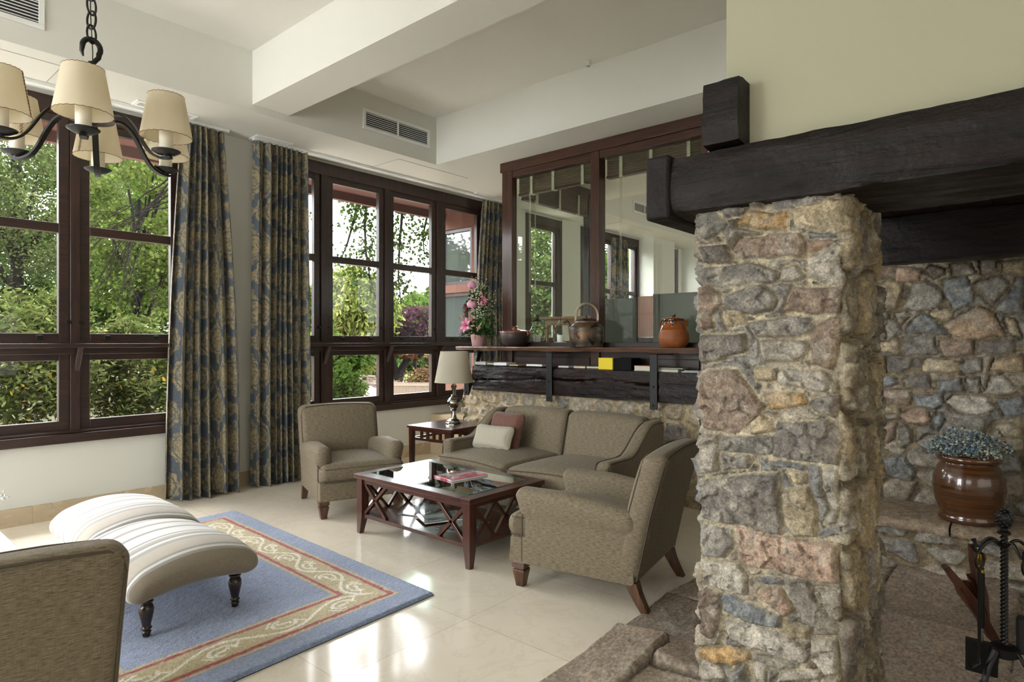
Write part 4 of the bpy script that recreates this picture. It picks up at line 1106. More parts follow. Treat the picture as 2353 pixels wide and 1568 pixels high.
# ---------------------------------------------------------------- side table and lamp
def side_table():
    t = thing('side_table', 'square red-brown side table with slatted apron between armchair and sofa', 'table', (4.205, 4.43, 0), math.radians(4))
    H = .55; h = .285
    MB().box(-h, h, -h, h, H - .022, H).build('tabletop', 'table_wood_Y', t, smooth=0, bevel=.003)
    for sx in (-1, 1):
        for sy in (-1, 1): MB().bar((sx * .25, sy * .25, 0), (sx * .25, sy * .25, H - .022), .034, .034, w2=.045, h2=.045, up=(0, 1, 0)).build('leg', 'table_wood_Z', t, smooth=0)
    for s in (-1, 1):
        for ax in 'XY':
            m = MB()
            def B(a0, a1, z0, z1):
                if ax == 'X': m.box(a0, a1, s * .25 - .011, s * .25 + .011, z0, z1)
                else: m.box(s * .25 - .011, s * .25 + .011, a0, a1, z0, z1)
            B(-.23, .23, H - .05, H - .022); B(-.23, .23, H - .135, H - .112)
            for k in (-.12, -.04, .04, .12): B(k - .011, k + .011, H - .112, H - .05)
            m.build('slatted_apron', 'table_wood_' + ax, t, smooth=0)
side_table()
def table_lamp():
    t = thing('table_lamp', 'pewter table lamp with a cream drum shade on the side table', 'lamp', (4.28, 4.44, .55))
    p = [(.0, 0), (.080, 0), (.082, .010), (.074, .018), (.070, .030), (.052, .040), (.034, .050), (.026, .075), (.022, .10), (.021, .125), (.033, .133), (.024, .142), (.044, .155), (.060, .175), (.067, .20), (.062, .228), (.045, .25), (.026, .263), (.020, .27), (.030, .276), (.018, .285), (.020, .33), (.027, .355), (.030, .372), (.016, .385), (.008, .395), (.008, .44)]
    b = MB().lathe(p[:6], n=8).lathe(p[5:], n=40).build('base', M_PEWTER, t, smooth=40)
    m = MB(); n = 56
    for (r0, z0, r1, z1) in ((.188, .405, .132, .705), (.185, .405, .129, .705)):
        vs = [(r * math.cos(2 * math.pi * k / n), r * math.sin(2 * math.pi * k / n), z) for r, z in ((r0, z0), (r1, z1)) for k in range(n)]
        m.add(vs, [(k, (k + 1) % n, n + (k + 1) % n, n + k) for k in range(n)])
    s = m.build('lamp_shade', M_LSHADE, t, smooth=60)
    for r, z in ((.188, .405), (.132, .705)):
        MB().tube([(r * math.cos(2 * math.pi * k / n), r * math.sin(2 * math.pi * k / n), z) for k in range(n)], .0028, 6, closed=True).build('shade_rim', M_LSHADE, s)
    m = MB(); m.tube([(0, 0, .44), (0, 0, .60)], .004, 6)
    for k in range(3):
        a = k * 2.094; m.tube([(0, 0, .60), (.15 * math.cos(a), .15 * math.sin(a), .598)], .002, 5)
    m.build('shade_holder', M_PEWTER, t)
    m = MB(); m.tube([(.05, .03, .008), (.16, .1, .006), (.235, .12, .004), (.262, .12, -.03), (.262, .11, -.3), (.24, .08, -.50)], .003, 6); m.sphere((.24, .08, -.515), (.012, .012, .025))
    m.build('cord', M_IRON, t)
table_lamp()

# ---------------------------------------------------------------- curtains
def curtain(name, label, xa, xb, ba, bb, yc, ztop, zbot, npl, seed, amp=.05, group='patterned curtains'):
    rs = np.random.RandomState(seed); nu = int((abs(bb - ba) * 3.2) / .0065); nv = 400
    u = np.linspace(0, 1, nu); v = np.linspace(0, 1, nv)
    U, V = np.meshgrid(u, v, indexing='ij')
    xt = xa + (xb - xa) * U; xbm = ba + (bb - ba) * U
    tt = V ** 1.0; sp = 1 - (1 - tt) ** 2.2
    X = xt * (1 - sp) + xbm * sp
    ph = (U * npl + .35 * np.sin(U * 9 + seed)) * 2 * np.pi
    A = amp * (.55 + .45 * tt) * (1 + .35 * np.sin(U * 17 + seed * 2))
    head = np.exp(-(V / .035) ** 2)
    Y = yc + A * np.sin(ph) * (1 - .4 * head) - .012 * np.sin(ph * 2 + V * 3) - .01 * np.sin(U * 5 + V * 4)
    X = X + .30 * A * np.sin(2 * ph + .5) * .5
    Z = ztop + (zbot - ztop) * V + (V > .99) * .012 * np.sin(ph * .5)
    # pattern in cloth coordinates
    cw = nu * .0065; cu = U * cw; cz = Z
    cell_w, cell_h = .30, .30
    row = np.floor(cz / cell_h); off = (row % 2) * .5
    a = cu / cell_w + off; ca = np.floor(a); fa = (a - ca - .5) * cell_w; fz = (cz / cell_h - row - .5) * cell_h
    jit = np.sin(ca * 12.9 + row * 78.2) * .5
    fa = fa - jit * .03; fz = fz + np.cos(ca * 5.1 + row * 3.7) * .02
    th = np.arctan2(fz, fa); rr = np.hypot(fa / .118, fz / (.136 + .01 * jit))
    med = rr < 1 + .07 * np.sin(th * 9 + ca)
    ring = np.abs(rr - .74) < .04
    vine = np.abs(((cu + .035 * np.sin(cz * 2 * np.pi / .3 * 1.0)) % .30) - .15) < .008
    leaf = (np.hypot(((cu + .075) % .15) - .075, (((cz + .07) % .15) - .075) / 1.7) < .026) & ~med
    tex = fbm(cu * 90, cz * 90, 91, 2)
    blue = np.array([.056, .070, .088]); gold = np.array([.27, .215, .11])
    g = (med & ~ring) | leaf | vine
    k = np.where(g, np.clip(.5 + (tex - .42) * 3.2, .2, 1), np.clip((tex - .70) * 2, 0, .3))[..., None]
    C = blue * (1 - k) + gold * k
    C = C * (1 - .12 * np.abs(np.sin(cu * 500)))[..., None]
    P = np.stack([X, Y, Z], -1)
    o = grid_obj(name, P, C, M_CURT); tag(o, label, 'curtain', group)
    s = o.modifiers.new('thick', 'SOLIDIFY'); s.thickness = .004
    m = MB()
    for i in range(int(npl * 1.4)):
        x = xa + (xb - xa) * (i + .5) / int(npl * 1.4); m.tube([(x, yc, ztop - .01), (x, yc, ztop + .006)], .003, 5)
    m.build('curtain_hooks', M_WHITE, o)
    return o
curtain('curtain', 'blue and gold damask curtain at the right side of the left-hand window', 2.19, 2.56, 2.07, 2.70, 5.58, 3.215, .012, 6.6, 3, .072)
curtain('curtain', 'blue and gold damask curtain at the left side of the right-hand window', 2.84, 3.38, 2.82, 3.38, 5.58, 3.215, .012, 8.3, 8, .065)
curtain('curtain', 'blue and gold damask curtain by the corner, behind the flower arrangement', 5.93, 6.42, 5.78, 6.42, 5.61, 3.205, .49, 7, 12)
curtain('curtain', 'dark patterned curtain seen through the glazed partition', 9.05, 9.5, 9.0, 9.52, 5.58, 3.1, .49, 7, 15)
for i, (a, b, lb) in enumerate(((-.9, 2.60, 'white curtain track above the left-hand window'), (2.83, 6.5, 'white curtain track above the right-hand window'))):
    m = MB(); m.box(a, b, 5.575, 5.625, 3.222, 3.25); m.box(a, b, 5.665, 5.69, 3.235, 3.25)
    tag(m.build('curtain_track', M_WHITE, smooth=0, bevel=.003), lb, 'curtain track')

# ---------------------------------------------------------------- grilles, diffusers, hatches
def grille(name, label, x0, x1, y, z0, z1, group, mull=1, n=7):
    t = thing('wall_grille', label, 'air grille', ((x0 + x1) / 2, y, z0), 0, group); cx = (x0 + x1) / 2; w = (x1 - x0) / 2; h = z1 - z0; b = .032
    MB().box(-w, w, -.002, .004, 0, h).build('backing', M_GRILLE, t, smooth=0)
    m = MB(); m.box(-w, w, -.014, .002, 0, b).box(-w, w, -.014, .002, h - b, h).box(-w, -w + b, -.014, .002, b, h - b).box(w - b, w, -.014, .002, b, h - b)
    if mull: m.box(-.008, .008, -.0135, .002, b, h - b)
    m.build('frame', M_WHITE, t, smooth=0, bevel=.002)
    for k in range(n):
        z = b + (h - 2 * b) * (k + .5) / n; MB().box(-w + b, w - b, -.010, .0, z - .0022, z + .0022).build('slat', M_WHITE, t, smooth=0)
grille('a', 'white air grille on the soffit face above the right-hand window', 3.61, 4.46, 5.0, 3.395, 3.595, 'wall grilles')
grille('b', 'white air grille at the top left corner of the picture', .25, 1.11, 5.0, 3.39, 3.60, 'wall grilles')
grille('c', 'small white air grille seen through the glazed partition', 8.72, 9.45, 5.0, 3.395, 3.585, 'wall grilles')
def diffuser(label, x0, x1, y0, y1):
    z = 3.25
    t = thing('ceiling_diffuser', label, 'ceiling vent', ((x0 + x1) / 2, (y0 + y1) / 2, z), 0, 'ceiling diffusers'); w = (x1 - x0) / 2; h = (y1 - y0) / 2; b = .03
    m = MB(); m.box(-w, w, -h, -h + b, -.010, 0).box(-w, w, h - b, h, -.010, 0).box(-w, -w + b, -h + b, h - b, -.010, 0).box(w - b, w, -h + b, h - b, -.010, 0); m.build('frame', M_WHITE, t, smooth=0, bevel=.002)
    MB().box(-w + b, w - b, -h + b, h - b, -.002, 0).build('backing', simple('diffuser_grey', (.20, .20, .19), .7) if 'diffuser_grey' not in MATS else MATS['diffuser_grey'], t, smooth=0)
    k = -h + b + .008; m = MB()
    while k < h - b: m.box(-w + b, w - b, k, k + .004, -.008, -.002); k += .014
    m.build('louvre', M_WHITE, t, smooth=0)
diffuser('white ceiling diffuser above the curtain between the two windows', 2.82, 3.18, 5.50, 5.66)
diffuser('white ceiling diffuser above the curtain in the far corner', 5.72, 6.2, 5.52, 5.66)
diffuser('white ceiling diffuser above the left-hand window behind the chandelier', 1.80, 2.27, 5.42, 5.56)
diffuser('white ceiling diffuser in the next room', 10.75, 11.2, 5.48, 5.66)
def hatch(label, x0, x1, y0, y1, z=3.25):
    m = MB(); g = .006
    m.box(x0, x1, y0, y0 + g, z - .001, z).box(x0, x1, y1 - g, y1, z - .001, z).box(x0, x0 + g, y0, y1, z - .001, z).box(x1 - g, x1, y0, y1, z - .001, z)
    o = m.build('ceiling_hatch', M_LINE, smooth=0); tag(o, label, 'ceiling hatch', 'ceiling access hatches')
    MB().box(x0 + g, x1 - g, y0 + g, y1 - g, z - .003, z).build('hatch_panel', M_CEIL, o, smooth=0)
hatch('square access hatch in the low ceiling above the right-hand window', 4.16, 5.17, 5.13, 5.56)
hatch('access hatch in the low ceiling above the left-hand window', .2, 1.25, 5.16, 5.56)
hatch('access hatch in the ceiling of the next room', 8.65, 9.75, 5.2, 5.57)
# fire sprinkler
t = thing('sprinkler', 'small white sprinkler head on the raised ceiling', 'sprinkler', (*onZ(3.75, 1352, 140), 3.75))
MB().lathe([(.03, 0), (.03, -.005), (.012, -.008), (.010, -.035), (.0, -.036)], n=14).build('body', M_WHITE, t); MB().lathe([(.0, -.048), (.018, -.047), (.018, -.045), (0, -.044)], n=14).build('deflector', M_PEWTER, t)
# ---------------------------------------------------------------- chandelier
def chandelier():
    cx, cy = .851, 3.092
    t = thing('chandelier', 'six-armed wrought iron chandelier with parchment candle shades hanging from a chain', 'chandelier', (cx, cy, 3.75))
    dz = -3.75
    hub = MB(); hub.lathe([(.06, 2.29), (.085, 2.292), (.085, 2.305), (.06, 2.308)], n=32)
    hub.lathe([(.012, 2.27), (.03, 2.285), (.03, 2.31), (.014, 2.33), (.012, 2.50), (.016, 2.52), (.012, 2.54)], n=16)
    h = MB(); h.v = [(x, y, z + dz) for x, y, z in hub.v]; h.f = hub.f; h.build('hub', M_IRON, t, smooth=40)
    pts = []
    for i in range(22):
        a = -2.2 + i / 21 * 4.3; pts.append((.034 * math.sin(a + .3) , 0, 2.595 + .040 * math.cos(a) + dz))
    pts = [(0, 0, 2.52 + dz), (.008, 0, 2.54 + dz), (.026, 0, 2.565 + dz)] + [(.033 * math.cos(a), 0, 2.60 + .036 * math.sin(a) + dz) for a in [(-.6 + i * .32) for i in range(12)]] + [(-.036, 0, 2.575 + dz), (-.030, 0, 2.555 + dz)]
    MB().tube(pts, [.010] * 3 + [.011] * 12 + [.008, .003], 10).build('hook', M_IRON, t)
    z = 2.638; k = 0
    while z < 3.74:
        a = (k % 2) * 1.5708 + .5; L = .040; R_ = .022
        ring = [(R_ * math.cos(q) * math.cos(a), R_ * math.cos(q) * math.sin(a), z + L / 2 + L * math.sin(q) * .95 + dz) for q in [2 * math.pi * i / 20 for i in range(20)]]
        MB().tube(ring, .0045, 8, closed=True).build('chain_link', M_IRON, t); z += .060; k += 1
    MB().tube([(.004 * math.sin(i), .004 * math.cos(i * 1.7), 2.4 + i * .09 + dz) for i in range(15)], .0022, 5).build('cable', M_IRON, t)
    MB().lathe([(.0, 3.70 + dz), (.05, 3.72 + dz), (.06, -.001)], n=24).build('ceiling_rose', M_IRON, t)
    for i in range(6):
        a = math.radians(10 + 60 * i); ca, sa = math.cos(a), math.sin(a)
        prof = [(.06, 2.298), (.10, 2.318), (.14, 2.312), (.18, 2.270), (.21, 2.215), (.24, 2.165), (.275, 2.135), (.32, 2.128), (.345, 2.134)]
        # smooth the arm
        rr = np.interp(np.linspace(0, 8, 33), range(9), [p[0] for p in prof]); zz = np.interp(np.linspace(0, 8, 33), range(9), [p[1] for p in prof])
        ker = np.ones(5) / 5; rr = np.convolve(np.pad(rr, 2, 'edge'), ker, 'valid'); zz = np.convolve(np.pad(zz, 2, 'edge'), ker, 'valid')
        m = MB(); pl = [Vector((r * ca, r * sa, q + dz)) for r, q in zip(rr, zz)]
        for p, q in zip(pl[:-1], pl[1:]): m.bar(p, q, .024, .009, up=(-sa * 0, 0, 1))
        arm = m.build('arm', M_IRON, t, smooth=60)
        c = (.32 * ca, .32 * sa, 0)
        MB().lathe([(.0, 2.128 + dz), (.012, 2.129 + dz), (.014, 2.140 + dz), (.035, 2.146 + dz), (.055, 2.158 + dz), (.056, 2.161 + dz), (.035, 2.152 + dz), (.0, 2.150 + dz)], c, 28).build('drip_pan', M_IRON, arm)
        MB().lathe([(.027, 2.150 + dz), (.027, 2.262 + dz), (.020, 2.263 + dz), (.020, 2.285 + dz), (.0, 2.286 + dz)], c, 24).build('candle_sleeve', M_CANDLE, arm, smooth=40)
        n = 40; m = MB(); zb, zt = 2.218 + dz, 2.392 + dz
        for rb, rt in ((.100, .070), (.0985, .0685)):
            m.add([(c[0] + r * math.cos(2 * math.pi * k / n), c[1] + r * math.sin(2 * math.pi * k / n), q) for r, q in ((rb, zb), (rt, zt)) for k in range(n)], [(k, (k + 1) % n, n + (k + 1) % n, n + k) for k in range(n)])
        sh = m.build('lamp_shade', M_PARCH, arm, smooth=80)
        m = MB()
        for r, q in ((.100, zb), (.070, zt)):
            m.tube([(c[0] + r * math.cos(2 * math.pi * k / 48), c[1] + r * math.sin(2 * math.pi * k / 48), q + .0012 * (-1) ** k) for k in range(48)], .0012, 5, closed=True)
        for s in (-1, 1):
            pts = []
            for k in range(15):
                f = k / 14; r = .1008 + (.0708 - .1008) * f; b = a + 2.4 + s * (.055 if k % 2 else -.055); pts.append((c[0] + r * math.cos(b), c[1] + r * math.sin(b), zb + (zt - zb) * f))
            m.tube(pts, .0012, 4)
        m.build('stitching', M_STITCH, arm, smooth=0)
        m = MB(); m.lathe([(.020, 2.275 + dz), (.034, 2.27 + dz), (.034, 2.277 + dz), (.020, 2.283 + dz)], c, 20)
        for k in range(3):
            b = k * 2.094; m.tube([(c[0] + .03 * math.cos(b), c[1] + .03 * math.sin(b), 2.275 + dz), (c[0] + .075 * math.cos(b), c[1] + .075 * math.sin(b), 2.345 + dz)], .0015, 4)
        m.build('shade_carrier', M_IRON, arm)
chandelier()

# ---------------------------------------------------------------- shelf, beam, straps
def wavy_shelf():
    yy = np.linspace(2.10, 4.90, 300); P = []
    edge = 4.745 + (fbm(yy * 3, yy * 0 + 1, 3, 4) - .5) * .05
    und = 1.262 + (fbm(yy * 3.4, yy * 0 + 5, 4, 3) - .5) * .028
    prof = [(5.0, 1.302, 0, 0), (4.80, 1.303, .3, 0), (0, 1.300, 1, 0), (-.004, 1.290, 1, 0), (.004, 0, 1, 1), (.05, 0, .8, 1), (4.99, 1.268, 0, 0)]
    G = np.zeros((len(yy), len(prof), 3))
    for j, (a, b, c, d) in enumerate(prof):
        x = edge + a if c == 1 else (edge + a if c == .8 else np.full(len(yy), a)); z = und + (0 if c == 1 else -.002) if d else np.full(len(yy), b)
        G[:, j] = np.stack([x, yy, z], -1)
    o = grid_obj('plank_shelf', G, None, 'shelf_wood'); o.data.set_sharp_from_angle(angle=math.radians(30))
    m = MB(); m.v = [tuple(v) for v in G[-1]]; m.f = [tuple(range(len(prof)))]
    m.build('end_grain', 'shelf_wood', o, smooth=0)
    return tag(o, 'long live-edged brown plank shelf on iron straps above the sofa', 'shelf')
wavy_shelf()
def crack(y, z):
    if y < 2.5: return 0
    c = .985 + .018 * math.sin(y * 2.3 + .4) + .008 * math.sin(y * 9) - .012 * (y - 3.5); d = abs(z - c)
    return .035 * max(0, 1 - d / .011) * (.6 + .4 * math.sin(y * 6))
rough_beam('timber_beam', 4.70, 4.86, 2.10, 4.60, .845, 1.105, 'glossy_beam', .007, 21, 'cracked black timber beam on the low stone wall below the plank shelf', 'beam', crack=crack, step=.0095)
for y, lb in ((4.665, 'leftmost of the black iron straps under the plank shelf, behind the lamp shade'), (3.575, 'middle of the black iron straps under the plank shelf'), (2.492, 'rightmost of the black iron straps under the plank shelf, nearest the pillar')):
    t = thing('iron_strap', lb, 'bracket', (4.69, y, .79), 0, 'iron shelf straps'); w = .034
    m = MB(); m.box(-.012, .0, -w, w, 0, .455); m.box(-.012, .28, -w, w, .450, .456); m.build('strap', M_IRON2, t, smooth=0, bevel=.004)
    for z in (.035, .19): MB().sphere((-.014, 0, z), (.008, .010, .010), 10, 6).build('rivet', M_IRON, t)
    if y > 4.6: MB().bar((.01, 0, .02), (.20, 0, .46), .05, .010, up=(0, 1, 0)).build('brace', M_IRON2, t, smooth=0)

# ---------------------------------------------------------------- books on the beam
def book(label, x, y, z, lx, ly, h, cover, pages, rz=0, name='book', stand=False):
    m = MB()
    if stand: m.box(0, lx, -ly / 2, ly / 2, 0, h)
    else: m.box(0, lx, -ly / 2, ly / 2, 0, .003).box(0, lx, -ly / 2, ly / 2, h - .003, h).box(lx - .003, lx, -ly / 2, ly / 2, 0, h)
    o = m.build(name, cover, smooth=0); o.location = (x, y, z); o.rotation_euler = (0, 0, rz)
    if not stand: MB().box(.003, lx - .003, -ly / 2 + .003, ly / 2 - .003, .003, h - .003).build('pages', pages, o, smooth=0)
    return tag(o, label, 'book', 'books on the timber beam')
bk = simple('cover_black', (.004, .004, .0045), .7, spec=.15); bw = simple('cover_white', (.62, .63, .64), .5); bg = simple('cover_grey', (.10, .11, .10), .5); bt = simple('cover_tan', (.40, .26, .13), .6); by = simple('cover_yellow', (.80, .62, .01), .45); bo = simple('cover_orange', (.55, .15, .03), .5)
pg = simple('paper', (.62, .58, .48), .8); pw = simple('paper_white', (.74, .74, .74), .8)
ZB = 1.112
book('white book at the left end of the timber beam, beside the lamp', 4.735, 4.52, ZB, .15, .16, .030, bw, pw)
book('black book squeezed between the two leftmost white books', 4.745, 4.39, ZB, .15, .09, .026, bk, pg)
book('white book on the beam, second white one from the left end', 4.735, 4.245, ZB, .15, .18, .028, bw, pw)
book('thin tan book lying just right of the two white books', 4.735, 4.06, ZB, .15, .11, .012, bt, pg)
book('white book with a dark cover right beside the middle iron strap', 4.735, 3.80, ZB, .16, .20, .024, bg, pw)
book('thin white book just right of the middle iron strap', 4.735, 3.45, ZB - .002, .15, .12, .015, bw, pw)
book('tan paperback below the kettle on the timber beam', 4.735, 3.27, ZB - .002, .16, .13, .018, bt, pg)
book('dark green book between the tan paperback and the yellow box', 4.745, 3.13, ZB - .002, .16, .14, .020, bg, pg)
t = book('bright yellow slipcase standing on the timber beam', 4.735, 2.99, ZB - .008, .14, .145, .105, by, pg, name='slipcase', stand=True); t['category'] = 'box'
t = book('black slipcase standing beside the yellow one on the beam', 4.745, 2.825, ZB - .008, .16, .175, .105, bk, pg, name='slipcase', stand=True); t['category'] = 'box'
book('thick book with orange cover and cream pages left of the right iron strap', 4.735, 2.625, ZB - .012, .16, .16, .048, bo, pg)
book('cream book at the bottom of the small stack right of the right iron strap', 4.735, 2.39, ZB - .014, .16, .18, .028, bg, pg)
book('dark thin book on top of the cream one, right of the right iron strap', 4.74, 2.37, ZB + .015, .17, .21, .010, bg, pg, math.radians(6))
book('grey book at the right end of the timber beam against the pillar', 4.735, 2.20, ZB - .014, .16, .15, .012, bw, pw)
book('small cream book on the grey one at the right end of the beam', 4.74, 2.19, ZB - .001, .15, .13, .010, bg, pg, math.radians(-4))

# ---------------------------------------------------------------- objects on the shelf
ZS = 1.303
def casserole():
    t = thing('casserole', 'dark clay casserole pot with a glazed red-brown lid, left on the shelf', 'pot', (4.87, 4.155, ZS))
    MB().lathe([(0, 0), (.085, 0), (.10, .006), (.135, .045), (.152, .09), (.155, .125), (.150, .142), (.140, .142), (.14, .12)], n=44).build('bowl', 'casserole_clay', t, smooth=60)
    l = MB().lathe([(.156, .135), (.160, .141), (.158, .150), (.13, .160), (.08, .172), (.03, .178), (.026, .182), (.020, .19), (.026, .198), (.028, .204), (.018, .209), (0, .210)], n=44).build('lid', 'casserole_glaze', t, smooth=60)
    for s in (-1, 1):
        m = MB(); m.tube([(0, s * .145, .145), (0, s * .170, .142), (0, s * .178, .128), (0, s * .165, .112), (0, s * .150, .110)], [.014, .016, .014, .012, .010], 10)
        m.build('handle', 'casserole_glaze', t)
casserole()
def kettle():
    t = thing('kettle', 'old tarnished copper kettle with a hoop handle on the shelf', 'kettle', (4.86, 3.275, ZS))
    MB().lathe([(0, 0), (.148, 0), (.153, .005), (.154, .03), (.157, .035), (.158, .09), (.162, .15), (.163, .176), (.158, .186), (.146, .194), (.120, .216), (.106, .224), (.104, .240), (.0, .242)], n=48).build('body', 'old_copper', t, smooth=40)
    MB().lathe([(.095, .244), (.099, .250), (.092, .256), (.04, .266), (.012, .27), (.006, .276), (.010, .284), (.006, .290), (0, .291)], n=32).build('lid', 'old_copper', t, smooth=50)
    # patches of soot
    rs = random.Random(5); m = MB()
    sp = [(0, .150, .06), (.0, .157, .11), (.0, .172, .15), (0, .20, .185), (0, .222, .225), (0, .235, .262)]
    m.tube([(0, .150, .075), (0, .168, .10), (0, .180, .15), (0, .190, .19), (0, .205, .225), (0, .232, .245), (0, .262, .238)], [.022, .024, .022, .019, .017, .016, .015], 12)
    m.build('spout', 'old_copper', t)
    m = MB(); pts = []
    for i in range(21):
        a = math.pi * (1.12 - 1.24 * i / 20); pts.append((0, .125 * math.cos(a) * -1 + .0, .275 + .128 * math.sin(a)))
    m.tube(pts, .0095, 10, flat=(1.5, .8)); m.build('handle', M_HANDLE, t)
    m = MB()
    for sx in (-1, 1): m.sphere((0, sx * .118, .235), (.014, .020, .012))
    m.build('handle_lug', 'old_copper', t)
kettle()
def jar():
    t = thing('lidded_jar', 'orange terracotta jar with two handles, lid and dark glaze drips', 'jar', (4.86, 2.40, ZS))
    MB().lathe([(0, 0), (.088, 0), (.100, .006), (.118, .035), (.127, .075), (.124, .11), (.112, .145)], n=44).build('body', 'terracotta_jar', t, smooth=60)
    MB().lathe([(.112, .145), (.098, .175), (.088, .195), (.084, .210), (.090, .232), (.094, .236), (.086, .238), (0, .238)], n=44).build('glazed_shoulder', 'jar_glaze', t, smooth=60)
    l = MB().lathe([(.094, .236), (.092, .240), (.06, .250), (.02, .257)], n=36).build('lid', 'jar_glaze', t, smooth=50)
    MB().lathe([(.022, .254), (.012, .262), (.018, .270), (.016, .277), (0, .280)], n=20).build('knob', 'black_glaze', l, smooth=60)
    m = MB(); rs = random.Random(2); m.lathe([(.0945, .226), (.0955, .234), (.094, .238)], n=36)
    for k in range(13):
        a = math.radians(100 + k * 14 + rs.uniform(-5, 5)); L = rs.uniform(.006, .055)
        def rad(z): return np.interp(z, [.145, .175, .195, .210, .232], [.112, .098, .088, .084, .090]) + .0008
        m.tube([(rad(z) * math.cos(a), rad(z) * math.sin(a), z) for z in np.linspace(.232, .226 - L, 7)], [.006, .006, .005, .0045, .0045, .0055, .004], 8)
    m.build('glaze_drips', 'black_glaze', t)
    for s in (-1, 1):
        MB().tube([(0, s * .088, .222), (0, s * .112, .224), (0, s * .122, .205), (0, s * .118, .182), (0, s * .104, .165)], [.010, .011, .010, .009, .008], 10, flat=(1.4, .8)).build('handle', 'jar_glaze', t)
jar()

def leafset(cen, size, seed, up=.3, aspect=1.6, var=.35, fold=.25, droop=0.0, hexa=False):
    """many small folded leaves as one mesh: returns verts, quads, colours"""
    rs = np.random.RandomState(seed); n = len(cen)
    d = rs.normal(size=(n, 3)); d[:, 2] = d[:, 2] * (1 - up) - droop; d /= np.linalg.norm(d, axis=1)[:, None]
    w = rs.normal(size=(n, 3)); w -= d * (w * d).sum(1)[:, None]; w /= np.linalg.norm(w, axis=1)[:, None]
    nn = np.cross(d, w); s = (size * rs.uniform(.6, 1.3, n))[:, None] if np.isscalar(size) else (size * rs.uniform(.6, 1.3, n))[:, None]
    if hexa:
        L = d * s * aspect; wd = w * s * .5; up_ = nn * s * fold * .35
        V = np.stack([cen, cen + L * .28 + wd * .85 + up_, cen + L * .68 + wd * .72 + up_, cen + L, cen + L * .68 - wd * .72 + up_, cen + L * .28 - wd * .85 + up_], 1).reshape(-1, 3)
        b0 = np.arange(n)[:, None] * 6; Q = np.concatenate([b0 + np.array([[0, 1, 2, 3]]), b0 + np.array([[0, 3, 4, 5]])])
        return V, Q, np.repeat((1 + rs.uniform(-var, var, (n, 1))) * (1 + rs.uniform(-.08, .08, (n, 3))), 6, 0)
    a = cen; b = cen + d * s * .5 * aspect + w * s * .45 + nn * s * fold * .3; c = cen + d * s * aspect; e = cen + d * s * .5 * aspect - w * s * .45 + nn * s * fold * .3
    V = np.stack([a, b, c, e], 1).reshape(-1, 3); Q = np.arange(4 * n).reshape(n, 4)
    col = np.repeat((1 + rs.uniform(-var, var, (n, 1))) * (1 + rs.uniform(-.08, .08, (n, 3))), 4, 0)
    return V, Q, col

